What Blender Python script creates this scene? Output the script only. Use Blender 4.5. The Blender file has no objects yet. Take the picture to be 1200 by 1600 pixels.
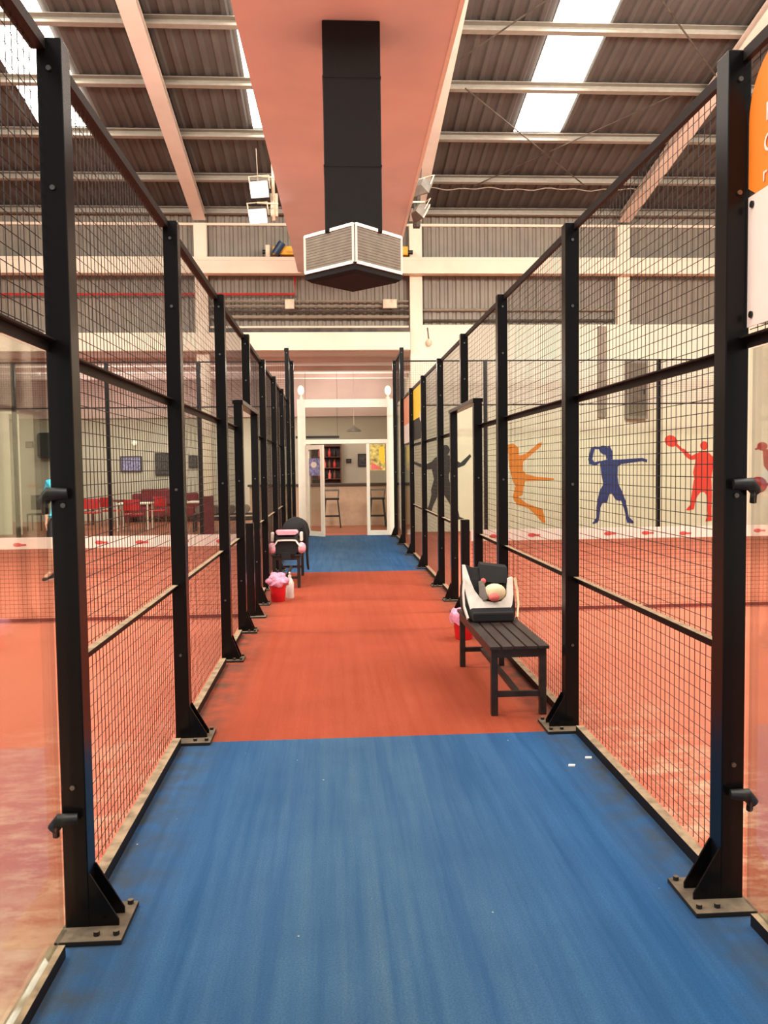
import bpy, math, random
from mathutils import Vector, Matrix
random.seed(7)
PI = math.pi
C = bpy.context.scene.collection
SC = bpy.context.scene

# ------------------------------------------------------------------ camera
F_PX, YAW, PITCH, ROLL, H = 1297.7, .0598989, .0538487, -.0124637, 1.594
_cy, _sy = math.cos(YAW), math.sin(YAW)
FW = Vector((_sy*math.cos(PITCH), _cy*math.cos(PITCH), -math.sin(PITCH)))
_rt = Vector((_cy, -_sy, 0)); _up = _rt.cross(FW)
RT = _rt*math.cos(ROLL)+_up*math.sin(ROLL); UP = -_rt*math.sin(ROLL)+_up*math.cos(ROLL)
cd = bpy.data.cameras.new('camera'); cam = bpy.data.objects.new('camera', cd); C.objects.link(cam)
cd.sensor_fit = 'VERTICAL'; cd.sensor_height = 32; cd.lens = F_PX/1600*32; cd.clip_start = .05; cd.clip_end = 200
M = Matrix((RT, UP, -FW)).transposed().to_4x4(); M.translation = Vector((0, 0, H)); cam.matrix_world = M
SC.camera = cam

def _ray(px, py): return FW+RT*((px-600)/F_PX)-UP*((py-800)/F_PX)
def at(px, py, Y):
    d = _ray(px, py); t = Y/d.y
    return Vector((d.x*t, Y, H+d.z*t))
def onroof(px, py, zb):
    d = _ray(px, py); t = (zb+20.3*.19-H)/(d.z+.19*d.y)
    return Vector((d.x*t, d.y*t, H+d.z*t))

# ------------------------------------------------------------------ materials
def lin(c):
    return tuple(((v/255)/12.92 if v/255 <= .04045 else ((v/255+.055)/1.055)**2.4) for v in c)+(1,)
class NT:
    def __init__(s, m): s.t = m.node_tree; s.n = s.t.nodes; s.l = s.t.links
    def new(s, ty, **k):
        n = s.n.new(ty)
        for a, b in k.items(): setattr(n, a, b)
        return n
    def link(s, a, b): s.l.new(a, b)
    def math(s, op, a, b=None, clamp=False):
        n = s.new('ShaderNodeMath', operation=op, use_clamp=clamp)
        for i, v in enumerate((a, b)):
            if v is None: continue
            if isinstance(v, (int, float)): n.inputs[i].default_value = v
            else: s.link(v, n.inputs[i])
        return n.outputs[0]
    def noise(s, vec, scale, detail=3, rough=.55):
        n = s.new('ShaderNodeTexNoise'); n.inputs['Scale'].default_value = scale
        n.inputs['Detail'].default_value = detail; n.inputs['Roughness'].default_value = rough
        s.link(vec, n.inputs['Vector']); return n.outputs['Fac']
    def maprange(s, v, a, b, c=0, d=1):
        n = s.new('ShaderNodeMapRange'); s.link(v, n.inputs[0])
        for i, q in enumerate((a, b, c, d)): n.inputs[i+1].default_value = q
        return n.outputs[0]
    def mix(s, fac, a, b):
        n = s.new('ShaderNodeMix', data_type='RGBA')
        for sock, v in ((n.inputs[0], fac), (n.inputs[6], a), (n.inputs[7], b)):
            if isinstance(v, (int, float)): sock.default_value = v
            elif isinstance(v, tuple): sock.default_value = v
            else: s.link(v, sock)
        return n.outputs[2]
    def scaled(s, vec, sc):
        n = s.new('ShaderNodeMapping'); n.inputs['Scale'].default_value = sc; s.link(vec, n.inputs['Vector']); return n.outputs[0]
def base(name):
    m = bpy.data.materials.new(name); m.use_nodes = True
    t = NT(m); b = t.n['Principled BSDF']
    tc = t.new('ShaderNodeTexCoord')
    return m, t, b, tc.outputs['Object']
def mat(name, rgb, rough=.6, metal=0, var=.12, scale=9, bump=0, bscale=60, emit=None, es=1, spec=.5):
    m, t, b, co = base(name)
    c = lin(rgb); d = tuple(v*(1-var*2) for v in c[:3])+(1,); e = tuple(min(1, v*(1+var)) for v in c[:3])+(1,)
    col = t.mix(t.maprange(t.noise(co, scale), .3, .7), d, e)
    t.link(col, b.inputs['Base Color'])
    b.inputs['Roughness'].default_value = rough; b.inputs['Metallic'].default_value = metal
    b.inputs['Specular IOR Level'].default_value = spec
    if bump:
        bn = t.new('ShaderNodeBump'); bn.inputs['Strength'].default_value = bump; bn.inputs['Distance'].default_value = .01
        t.link(t.noise(co, bscale, 4), bn.inputs['Height']); t.link(bn.outputs[0], b.inputs['Normal'])
    if emit:
        b.inputs['Emission Color'].default_value = lin(emit); b.inputs['Emission Strength'].default_value = es
    return m
def emission(name, rgb, s): return mat(name, rgb, emit=rgb, es=s, var=.01)

def dusty(name, rgb, dust, zmax, rough=.4, amount=.85):
    m, t, b, co = base(name)
    g = t.new('ShaderNodeNewGeometry')
    sn = t.new('ShaderNodeSeparateXYZ'); t.link(g.outputs['Normal'], sn.inputs[0])
    sp = t.new('ShaderNodeSeparateXYZ'); t.link(g.outputs['Position'], sp.inputs[0])
    up = t.maprange(sn.outputs[2], .5, .8); low = t.maprange(sp.outputs[2], zmax, zmax-.1)
    nz = t.maprange(t.noise(co, 14), .25, .6, .35, 1)
    f = t.math('MULTIPLY', t.math('MULTIPLY', up, low), t.math('MULTIPLY', nz, amount))
    t.link(t.mix(f, lin(rgb), lin(dust)), b.inputs['Base Color'])
    t.link(t.math('ADD', t.math('MULTIPLY', f, .5), rough, True), b.inputs['Roughness']); b.inputs['Specular IOR Level'].default_value = .22
    return m

MT = {}
MT['post'] = dusty('black_powder_coat', (13, 12, 12), (130, 112, 92), .06, .27)
MT['rail'] = dusty('black_rail_dust', (26, 20, 18), (176, 152, 122), 1.3, .5)
MT['wire'] = mat('black_wire', (24, 20, 18), .5, var=.05)
MT['plate'] = dusty('plate_dust', (40, 36, 32), (125, 110, 92), .3, .6)
MT['bolt'] = mat('zinc_bolt', (120, 118, 114), .35, .9)
MT['black'] = mat('black_plastic', (20, 19, 19), .45)
MT['blackfabric'] = mat('black_fabric', (22, 21, 22), .85, bump=.3, bscale=200)
MT['whitefabric'] = mat('white_fabric', (236, 228, 216), .7, bump=.2, bscale=120)
MT['greyfabric'] = mat('grey_fabric', (120, 112, 104), .8)
MT['cream'] = mat('cream_towel', (240, 222, 180), .9, bump=.4, bscale=150)
MT['pink'] = mat('pink_towel', (236, 170, 184), .85, bump=.4, bscale=90)
MT['pinkbag'] = mat('pink_plastic_bag', (240, 160, 190), .35, var=.2, scale=25, bump=.6, bscale=30)
MT['hotpink'] = mat('coral_fabric', (228, 110, 104), .7)
MT['red'] = mat('red_plastic', (214, 26, 36), .35)
MT['chairred'] = mat('red_chair_plastic', (206, 34, 34), .4)
MT['sofared'] = mat('red_sofa', (118, 22, 30), .7)
MT['bench'] = mat('dark_stained_wood', (46, 36, 32), .45, var=.3, scale=12)
MT['whitepaint'] = mat('white_door_paint', (246, 236, 218), .5, var=.02)
MT['wallwhite'] = mat('white_wall_paint', (238, 228, 206), .8, var=.03, scale=1.2)
MT['creambeam'] = mat('cream_steel', (244, 224, 200), .6, var=.03, scale=2)
MT['salmonsteel'] = mat('salmon_steel', (226, 208, 192), .6, var=.05, scale=1.5)
MT['girder'] = mat('salmon_girder_paint', (238, 224, 220), .6, var=.05, scale=.8)
MT['clad'] = mat('grey_brown_cladding', (140, 130, 116), .55, var=.08, scale=2)
MT['roof'] = mat('dark_brown_roof_sheet', (86, 79, 73), .6, var=.1, scale=1.5)
MT['purlin'] = mat('grey_galvanised_purlin', (158, 148, 134), .45, .3, var=.06)
MT['sky'] = emission('skylight_panel', (255, 250, 238), 9.0)
MT['lens'] = emission('lit_lens', (255, 250, 240), 25)
MT['lampglow'] = emission('warm_lamp', (255, 238, 200), 1.1)
MT['duct'] = mat('black_duct_fabric', (11, 10, 10), .9, bump=.3, bscale=8)
MT['grille'] = mat('grille_white', (250, 244, 228), .5, var=.02)
MT['slat'] = mat('grille_louvre', (112, 100, 84), .5)
MT['steel'] = mat('grey_steel', (128, 122, 114), .4, .5)
MT['yellow'] = mat('yellow_crane_paint', (240, 170, 30), .5)
MT['bluemotor'] = mat('dark_blue_motor', (40, 62, 92), .4)
MT['redpipe'] = mat('red_pipe', (190, 48, 44), .5)
MT['pipe'] = mat('grey_pipe', (150, 136, 118), .5)
MT['darkpipe'] = mat('dark_cable_tray', (80, 68, 56), .6, var=.3, scale=6)
MT['boxwhite'] = mat('cream_box', (226, 208, 180), .6)
MT['soffit'] = mat('pink_brown_soffit', (226, 206, 198), .8, var=.05, scale=1)
MT['loungewall'] = mat('lounge_wall_beige', (190, 184, 166), .8, var=.03, scale=1)
MT['loungefloor'] = mat('terracotta_tile', (150, 84, 58), .4)
MT['counter'] = mat('counter_front', (196, 164, 138), .6, var=.04)
MT['countertop'] = mat('counter_top_dark', (60, 48, 42), .4)
MT['woodbrown'] = mat('brown_wood', (108, 60, 44), .5)
MT['hose'] = mat('white_plastic', (234, 226, 218), .4)
MT['label_o'] = mat('orange_print', (246, 132, 32), .5, var=.02)
MT['bannerwhite'] = mat('banner_white', (240, 222, 212), .55, var=.02)
MT['banneryel'] = mat('banner_yellow', (244, 206, 40), .55, var=.05)
MT['bannerpink'] = mat('banner_coral', (240, 150, 110), .55, var=.1, scale=3)
MT['bannergrey'] = mat('banner_grey', (150, 146, 146), .55)
MT['ink'] = mat('dark_ink', (26, 24, 26), .6)
MT['m_orange'] = mat('mural_orange', (236, 136, 28), .7, var=.02)
MT['m_blue'] = mat('mural_blue', (32, 50, 118), .7, var=.02)
MT['m_red'] = mat('mural_red', (236, 58, 44), .7, var=.02)
MT['m_dred'] = mat('mural_dark_red', (178, 44, 50), .7, var=.02)
MT['m_black'] = mat('mural_black', (36, 38, 34), .7, var=.02)
MT['tape'] = mat('net_tape', (244, 226, 212), .7, var=.03)
MT['netlogo'] = mat('net_print', (220, 84, 78), .7)
MT['cord'] = mat('net_cord', (40, 26, 24), .8)
MT['netband'] = mat('net_bottom_band', (126, 58, 50), .8)
MT['skin'] = mat('skin', (214, 160, 130), .55, var=.04)
MT['shirt'] = mat('turquoise_shirt', (64, 176, 204), .8)
MT['shorts'] = mat('dark_shorts', (34, 34, 40), .8)
MT['hair'] = mat('dark_hair', (34, 26, 22), .6, bump=.5, bscale=80)
MT['bottle'] = mat('white_bottle', (232, 222, 214), .3)
MT['posterblue'] = mat('poster_blue', (150, 146, 190), .5, var=.35, scale=18)
MT['postery'] = mat('poster_yellow', (240, 200, 110), .5, var=.4, scale=10)
MT['photo'] = mat('picture_dark', (66, 60, 58), .5, var=.6, scale=14)
MT['shelfgoods'] = mat('shelf_back', (70, 50, 42), .6, var=.4, scale=10)
MT['debris'] = mat('pale_debris', (236, 230, 220), .8)

# court floor: orange turf with pale sand drifting along the fences
m, t, b, co = base('orange_court_turf'); MT['court'] = m
sp = t.new('ShaderNodeSeparateXYZ'); t.link(co, sp.inputs[0])
big = t.maprange(t.noise(co, .6, 4), .3, .7); fine = t.noise(co, 90, 2)
col = t.mix(big, lin((176, 96, 74)), lin((192, 112, 88)))
col = t.mix(t.maprange(fine, .35, .65, 0, .35), col, lin((154, 78, 58)))
dl = t.math('ABSOLUTE', t.math('ADD', sp.outputs[0], 1.5)); dr = t.math('ABSOLUTE', t.math('ADD', sp.outputs[0], -1.75))
nearl = t.maprange(dl, 1.5, .2); nearr = t.maprange(dr, .55, .05)
ny = t.maprange(sp.outputs[1], 5.6, 2.4, .0, 1); nyr = t.maprange(sp.outputs[1], 6.5, 3.4, 0, 1)
band = t.math('MAXIMUM', t.math('MULTIPLY', nearl, ny), t.math('MULTIPLY', nearr, nyr))
patch = t.maprange(t.noise(t.scaled(co, (1, 1.8, 1)), 4.2, 6, .7), .46, .68)
fsand = t.math('MULTIPLY', t.math('MULTIPLY', band, patch), .6)
b2 = t.math('MULTIPLY', t.maprange(t.math('ABSOLUTE', t.math('ADD', sp.outputs[0], 1.2)), 1.3, .1), t.maprange(sp.outputs[1], 3.4, 2.3))
p2 = t.maprange(t.noise(t.scaled(co, (1, 1.6, 1)), 3.0, 6, .65), .36, .6)
fsand = t.math('MAXIMUM', fsand, t.math('MULTIPLY', t.math('MULTIPLY', b2, p2), .85))
col = t.mix(fsand, col, lin((246, 214, 178)))
t.link(col, b.inputs['Base Color']); b.inputs['Roughness'].default_value = .9
b.inputs['Specular IOR Level'].default_value = .2
bn = t.new('ShaderNodeBump'); bn.inputs['Strength'].default_value = .35; bn.inputs['Distance'].default_value = .004
t.link(fine, bn.inputs['Height']); t.link(bn.outputs[0], b.inputs['Normal'])

def turf(name, c1, c2, worn, wornfac, specks):
    m, t, b, co = base(name)
    sp = t.new('ShaderNodeSeparateXYZ'); t.link(co, sp.inputs[0])
    streak = t.maprange(t.noise(t.scaled(co, (9, .3, 1)), 1.9, 5, .62), .34, .68)
    blot = t.maprange(t.noise(co, 1.7, 5, .6), .3, .72)
    fine = t.noise(co, 160, 2)
    col = t.mix(streak, lin(c1), lin(c2))
    mid = t.maprange(t.math('ABSOLUTE', t.math('ADD', sp.outputs[0], -.1)), 1.0, .05)
    col = t.mix(t.math('MULTIPLY', t.math('MULTIPLY', mid, t.math('ADD', t.math('MULTIPLY', streak, .6), .4)), wornfac), col, lin(worn))
    dark = tuple(v*.62 for v in lin(c1)[:3])+(1,)
    col = t.mix(t.math('MULTIPLY', blot, .35), col, dark)
    col = t.mix(t.maprange(fine, .3, .7, 0, .5), col, dark)
    # grime beside the fence lines
    e1 = t.maprange(t.math('ABSOLUTE', t.math('ADD', sp.outputs[0], .88)), .3, .0)
    e2 = t.maprange(t.math('ABSOLUTE', t.math('ADD', sp.outputs[0], -1.385)), .26, .0)
    e = t.math('MULTIPLY', t.math('MAXIMUM', e1, e2), t.maprange(t.noise(co, 7, 5), .35, .65, .2, .9))
    col = t.mix(e, col, lin((62, 62, 54)))
    if specks:
        v = t.new('ShaderNodeTexVoronoi'); v.inputs['Scale'].default_value = 11; t.link(co, v.inputs['Vector'])
        hot = t.maprange(v.outputs['Distance'], .055, .03)
        pick = t.maprange(t.noise(co, 5, 2), .56, .6)
        col = t.mix(t.math('MULTIPLY', hot, t.math('MULTIPLY', pick, .7)), col, lin((214, 206, 190)))
    t.link(col, b.inputs['Base Color']); b.inputs['Roughness'].default_value = .92; b.inputs['Specular IOR Level'].default_value = .15
    bn = t.new('ShaderNodeBump'); bn.inputs['Strength'].default_value = .5; bn.inputs['Distance'].default_value = .004
    t.link(fine, bn.inputs['Height']); t.link(bn.outputs[0], b.inputs['Normal'])
    return m
MT['blue'] = turf('blue_turf', (38, 82, 128), (56, 102, 150), (90, 118, 134), .85, True)
MT['orange'] = turf('orange_turf', (160, 70, 46), (172, 82, 56), (176, 90, 66), .5, False)

def glass(name, tint, refl):
    m = bpy.data.materials.new(name); m.use_nodes = True; t = NT(m)
    t.n.remove(t.n['Principled BSDF']); out = t.n['Material Output']
    tr = t.new('ShaderNodeBsdfTransparent'); tr.inputs[0].default_value = tint
    gl = t.new('ShaderNodeBsdfGlossy'); gl.inputs['Roughness'].default_value = .04
    fr = t.new('ShaderNodeFresnel'); fr.inputs['IOR'].default_value = 1.45
    mx = t.new('ShaderNodeMixShader'); t.link(t.math('MULTIPLY', fr.outputs[0], refl), mx.inputs[0])
    t.link(tr.outputs[0], mx.inputs[1]); t.link(gl.outputs[0], mx.inputs[2]); t.link(mx.outputs[0], out.inputs[0])
    return m
MT['glass'] = glass('court_glass', (.93, .96, .93, 1), .4)
MT['doorglass'] = glass('door_glass', (.86, .87, .84, 1), .3)

# ------------------------------------------------------------------ mesh builder
class MB:
    def __init__(s): s.v = []; s.f = []
    def add(s, vs, fs):
        o = len(s.v); s.v += [tuple(v) for v in vs]; s.f += [tuple(i+o for i in f) for f in fs]; return s
    def box(s, x0, x1, y0, y1, z0, z1):
        x0, x1 = sorted((x0, x1)); y0, y1 = sorted((y0, y1)); z0, z1 = sorted((z0, z1))
        return s.add([(x0, y0, z0), (x1, y0, z0), (x1, y1, z0), (x0, y1, z0), (x0, y0, z1), (x1, y0, z1), (x1, y1, z1), (x0, y1, z1)],
                     [(0, 3, 2, 1), (4, 5, 6, 7), (0, 1, 5, 4), (1, 2, 6, 5), (2, 3, 7, 6), (3, 0, 4, 7)])
    def bar(s, p, q, w, h=None, up=(0, 0, 1)):
        h = h or w; p, q = Vector(p), Vector(q); d = (q-p).normalized(); up = Vector(up)
        if abs(d.dot(up)) > .98: up = Vector((0, 1, 0))
        a = d.cross(up).normalized(); c = a.cross(d)
        vs = [r+a*(i*w/2)+c*(j*h/2) for r in (p, q) for i, j in ((-1, -1), (1, -1), (1, 1), (-1, 1))]
        return s.add(vs, [(0, 1, 2, 3), (7, 6, 5, 4), (0, 4, 5, 1), (1, 5, 6, 2), (2, 6, 7, 3), (3, 7, 4, 0)])
    def tube(s, pts, r, n=8, cap=True):
        pts = [Vector(p) for p in pts]; rs = r if isinstance(r, (list, tuple)) else [r]*len(pts)
        vs = []; fs = []; pa = None
        for i, p in enumerate(pts):
            d = (pts[min(i+1, len(pts)-1)]-pts[max(i-1, 0)]).normalized()
            ref = pa if pa is not None else (Vector((0, 0, 1)) if abs(d.z) < .9 else Vector((1, 0, 0)))
            a = (ref-d*ref.dot(d)).normalized(); pa = a; c = d.cross(a)
            for k in range(n):
                th = 2*PI*k/n; vs.append(p+a*(math.cos(th)*rs[i])+c*(math.sin(th)*rs[i]))
        for i in range(len(pts)-1):
            for k in range(n):
                k2 = (k+1) % n; fs.append((i*n+k, i*n+k2, (i+1)*n+k2, (i+1)*n+k))
        if cap: fs += [tuple(reversed(range(n))), tuple(range((len(pts)-1)*n, len(pts)*n))]
        return s.add(vs, fs)
    def lathe(s, prof, c, n=24, sx=1, sy=1):
        vs = []; fs = []
        for r, z in prof:
            for k in range(n):
                th = 2*PI*k/n; vs.append((c[0]+r*sx*math.cos(th), c[1]+r*sy*math.sin(th), c[2]+z))
        for i in range(len(prof)-1):
            for k in range(n):
                k2 = (k+1) % n; fs.append((i*n+k, i*n+k2, (i+1)*n+k2, (i+1)*n+k))
        fs += [tuple(reversed(range(n))), tuple(range((len(prof)-1)*n, len(prof)*n))]
        return s.add(vs, fs)
    def ball(s, c, rx, ry, rz, n=16, m=10, lump=0, rnd=None):
        prof = []; vs = []; fs = []
        for i in range(m+1):
            ph = PI*i/m
            for k in range(n):
                th = 2*PI*k/n; g = 1+(lump*(rnd.random()-.5) if rnd and 0 < i < m else 0)
                vs.append((c[0]+rx*g*math.sin(ph)*math.cos(th), c[1]+ry*g*math.sin(ph)*math.sin(th), c[2]-rz*g*math.cos(ph)))
        for i in range(m):
            for k in range(n):
                k2 = (k+1) % n; fs.append((i*n+k, i*n+k2, (i+1)*n+k2, (i+1)*n+k))
        return s.add(vs, fs)
    def prism(s, poly, ext):
        poly = [Vector(p) for p in poly]; e = Vector(ext); n = len(poly)
        return s.add(poly+[p+e for p in poly], [tuple(range(n)), tuple(reversed(range(n, 2*n)))]+[(i, i+n, (i+1) % n+n, (i+1) % n) for i in range(n)])
    def loft(s, rings):
        n = len(rings[0]); vs = [p for r in rings for p in r]; fs = []
        for i in range(len(rings)-1):
            for k in range(n):
                k2 = (k+1) % n; fs.append((i*n+k, i*n+k2, (i+1)*n+k2, (i+1)*n+k))
        fs += [tuple(reversed(range(n))), tuple(range((len(rings)-1)*n, len(rings)*n))]
        return s.add(vs, fs)
    def grid(s, o, u, v, lu, lv, step, w):
        """welded wire grid: o corner, u / v unit directions, lengths lu lv"""
        o, u, v = Vector(o), Vector(u), Vector(v); nrm = u.cross(v)
        for a, b, la, lb in ((u, v, lu, lv), (v, u, lv, lu)):
            k = step/2
            while k < la-.005:
                p = o+a*k; q = p+b*lb
                vs = [r+a*(i*w/2)+nrm*(j*w/2) for r in (p, q) for i, j in ((-1, 0), (0, -1), (1, 0), (0, 1))]
                s.add(vs, [(0, 4, 5, 1), (1, 5, 6, 2), (2, 6, 7, 3), (3, 7, 4, 0)])
                k += step
        return s
    def build(s, name, m, parent=None, smooth=False, bevel=0, fix=True):
        me = bpy.data.meshes.new(name); me.from_pydata(s.v, [], s.f); me.validate()
        if fix:
            import bmesh
            bm = bmesh.new(); bm.from_mesh(me); bmesh.ops.recalc_face_normals(bm, faces=bm.faces); bm.to_mesh(me); bm.free()
        me.materials.append(MT[m] if isinstance(m, str) else m)
        if smooth:
            for p in me.polygons: p.use_smooth = True
            me.set_sharp_from_angle(angle=math.radians(40))
        o = bpy.data.objects.new(name, me); C.objects.link(o)
        if parent: o.parent = parent; o.matrix_parent_inverse = Matrix.Translation(-parent.location) if not parent.rotation_euler.z else parent_inv(parent)
        if bevel:
            b = o.modifiers.new('bevel', 'BEVEL'); b.width = bevel; b.segments = 2; b.limit_method = 'ANGLE'
        return o
def parent_inv(p):
    return (Matrix.Translation(p.location) @ p.rotation_euler.to_matrix().to_4x4()).inverted()
def tag(o, label, cat, group=None, kind=None):
    o['label'] = label; o['category'] = cat
    if group: o['group'] = group
    if kind: o['kind'] = kind
    return o
def empty(name, loc, label, cat, group=None):
    o = bpy.data.objects.new(name, None); C.objects.link(o); o.location = loc; o.empty_display_size = .1
    return tag(o, label, cat, group)
def struct(mb, name, m, **k):
    o = mb.build(name, m, **k); o['kind'] = 'structure'; return o
def dup(root, off, label, group=None):
    """a copy of a thing, its parts and their sub-parts, moved by off"""
    r = root.copy(); C.objects.link(r); r.location = root.location+Vector(off); r['label'] = label
    if group: r['group'] = group
    for ch in list(root.children):
        c = ch.copy(); C.objects.link(c); c.parent = r
        for g in list(ch.children):
            d = g.copy(); C.objects.link(d); d.parent = c
    return r
def rrect(cx, cz, w, h, r, y, n=5):
    out = []
    for (sx, sz, a0) in ((1, 1, 0), (-1, 1, PI/2), (-1, -1, PI), (1, -1, 1.5*PI)):
        for k in range(n):
            a = a0+PI/2*k/(n-1); out.append(Vector((cx+sx*(w/2-r)+r*math.cos(a), y, cz+sz*(h/2-r)+r*math.sin(a))))
    return out

# ------------------------------------------------------------------ setting: floors, walls, roof
XL, XR = -.902, 1.406            # fence lines
YS = [2.875+2*k for k in range(9)]   # 2.833 .. 18.833
NETY = YS[3]
WALLY = 20.5
WHITEY = 20.262
struct(MB().box(-13, 14, -2.5, 20.2, -.1, 0), 'floor', 'court')
struct(MB().box(-13, 2.4, 20.2, 27.2, -.1, 0), 'floor_lounge', 'loungefloor')
tag(MB().box(XL-.03, XR+.03, -1.2, 4.8, 0, .012).build('turf_mat', 'blue'), 'worn blue turf strip in the foreground between the two fences', 'turf mat')
tag(MB().box(XL-.03, XR+.03, 4.8, 12.6, 0, .012).build('turf_mat', 'orange'), 'orange turf strip in the middle of the corridor between two blue strips', 'turf mat')
tag(MB().box(XL-.03, XR+.03, 12.6, 19.5, 0, .012).build('turf_mat', 'blue'), 'small far blue turf strip leading to the white door', 'turf mat')

def cladding(x0, x1, z0, z1, y, per, dep):
    mb = MB(); x = x0; vs = []
    while x < x1:
        for dx, dy in ((0, 0), (per*.28, 0), (per*.42, -dep), (per*.86, -dep)): vs.append((x+dx, y+dy))
        x += per
    n = len(vs)
    mb.add([(a, b, z0) for a, b in vs]+[(a, b, z1) for a, b in vs], [(i, i+1, i+1+n, i+n) for i in range(n-1)])
    return mb
struct(cladding(-13, 14, 4.7, 7.72, WALLY+.06, .2, .035), 'wall_back', 'clad', fix=False)
struct(MB().box(2.21, 14, WHITEY, WALLY+.15, 0, 5.03), 'wall_right_end', 'wallwhite')
struct(MB().box(-13.2, -13, -2.5, 27.2, 0, 9), 'wall_left', 'clad')
struct(MB().box(14, 14.2, -2.5, 20.6, 0, 9), 'wall_right', 'wallwhite')
struct(MB().box(-13, 2.5, 27, 27.2, 0, 4.5), 'wall_lounge', 'loungewall')
struct(MB().box(2.3, 2.5, 20.66, 27, 0, 4.5), 'wall_bar', 'loungewall')
struct(MB().box(-13, 2.5, 20.5, 27.2, 4.42, 4.6), 'ceiling_lounge', 'soffit')
for k, yy in enumerate((21.6, 23.4, 25.2)):
    struct(MB().box(-13, 2.28, yy, yy+.28, 4.3, 4.42), 'trim_%d' % (k+1), 'soffit')
struct(MB().box(-13, 2.28, 26.9, 27, 3.25, 4.42), 'trim_5', 'soffit')
struct(MB().box(-13, 14, WALLY-.03, WALLY+.02, 7.44, 7.5), 'trim_4', 'creambeam')

ZB = 7.66
def rz(y, zb=ZB): return zb+(20.3-y)*.19
def roofsheet(zb, y0, y1, x0, x1):
    mb = MB(); vs = []; x = x0; per = .25
    while x < x1:
        for dx, dz in ((0, 0), (per*.3, 0), (per*.42, .045), (per*.88, .045)): vs.append((x+dx, dz))
        x += per
    n = len(vs)
    mb.add([(a, y0, rz(y0, zb)+b) for a, b in vs]+[(a, y1, rz(y1, zb)+b) for a, b in vs], [(i, i+1, i+1+n, i+n) for i in range(n-1)])
    return mb
struct(roofsheet(ZB+.17, -2.5, 20.7, -13.2, 14.2), 'ceiling', 'roof', fix=False)
skl = [(-5.68, -4.58, 17.16), (-1.5, -.5, 17.16), (1.0, 1.95, 15.6), (3.78, 4.74, 17.16)]
for i, (a, b_, ye) in enumerate(skl):
    mb = MB(); z = ZB+.155
    mb.prism([(a, 7, rz(7, z)), (b_, 7, rz(7, z)), (b_, ye, rz(ye, z)), (a, ye, rz(ye, z))], (0, 0, .01))
    struct(mb, 'window_%d' % (i+1), 'sky')

PY = [20.3, 18.85, 17.24, 15.66, 14.15, 12.65, 11.15]
pl = ['grey roof purlin at the eave, lowest and farthest of the purlins', 'second grey roof purlin up from the eave, above the floodlights',
      'third grey roof purlin up from the eave, at the lower end of the skylights', 'fourth grey roof purlin up from the eave, crossing the bright skylights',
      'fifth grey roof purlin up from the eave, topmost one crossing the picture', 'sixth grey roof purlin up from the eave, just above the picture', 'seventh grey roof purlin up from the eave']
for y, l in list(zip(PY, pl))[:5]:
    z = rz(y)
    mb = MB().box(-13, 14, y-.07, y+.07, z, z+.012).box(-13, 14, y+.058, y+.07, z+.012, z+.14).box(-13, 14, y-.07, y+.07, z+.14, z+.152).box(-13, 14, y-.07, y-.062, z+.012, z+.04)
    tag(mb.build('roof_purlin', 'purlin'), l, 'roof purlin', 'roof purlins')
for x, l in ((-8.2, None), (-3.08, 'salmon sloping roof rafter left of the wide girder'), (2.06, 'salmon sloping roof rafter close beside the right edge of the wide girder'), (7.18, 'salmon sloping roof rafter seen through the mesh of the right fence')):
    if not l: continue
    e = empty('roof_rafter', (x, 20.2, rz(20.2, 7.5)), l, 'roof rafter', 'roof rafters')
    w = .15
    for nm, za, zb_, ww in (('bottom_flange', 7.48, 7.5, .15), ('web', 7.5, 7.63, .012), ('top_flange', 7.63, 7.65, .15)):
        mb = MB(); mb.add([(x+sx*ww, y, rz(y, zz)) for y in (8, 20.24) for sx, zz in ((-1, za), (1, za), (1, zb_), (-1, zb_))],
                          [(0, 1, 2, 3), (7, 6, 5, 4), (0, 4, 5, 1), (1, 5, 6, 2), (2, 6, 7, 3), (3, 7, 4, 0)])
        mb.build(nm, 'salmonsteel', e)
cl = {-3.08: 'cream steel column with red painted foot beside the lounge', 2.06: 'cream steel column right of the white door where white wall begins', 7.18: 'cream steel column on the white wall seen through right fence mesh'}
for x, l in cl.items():
    e = empty('wall_column', (x, 20.37, 5.03 if x > 5 else 0), l, 'column', 'steel columns')
    z0 = .95 if x < 0 else (5.03 if x > 5 else 0)
    mb = MB().box(x-.15, x+.15, 20.26, 20.28, z0, 7.44).box(x-.15, x+.15, 20.42, 20.44, z0, 7.44).box(x-.01, x+.01, 20.28, 20.42, z0, 7.44)
    mb.build('shaft', 'creambeam', e)
    if x < 0:
        MB().box(x-.152, x+.152, 20.258, 20.442, 0, .95).build('painted_foot', 'sofared', e)
# crane runway beam + lounge edge beam
e = empty('runway_beam', (0, 20.1, 6.2), 'cream horizontal crane runway beam high on the back wall', 'beam')
MB().box(-13, 14, 19.99, 20.25, 6.5, 6.58).box(-13, 14, 20.1, 20.14, 6.26, 6.5).box(-13, 14, 19.99, 20.25, 6.2, 6.26).box(-13, 14, 20.0, 20.02, 6.24, 6.52).build('beam_body', 'creambeam', e)
tag(MB().box(-13, 1.88, 20.0, 20.24, 4.4, 4.82).build('edge_beam', 'creambeam'), 'broad cream edge beam of the mezzanine above the lounge and white door', 'beam')
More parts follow.
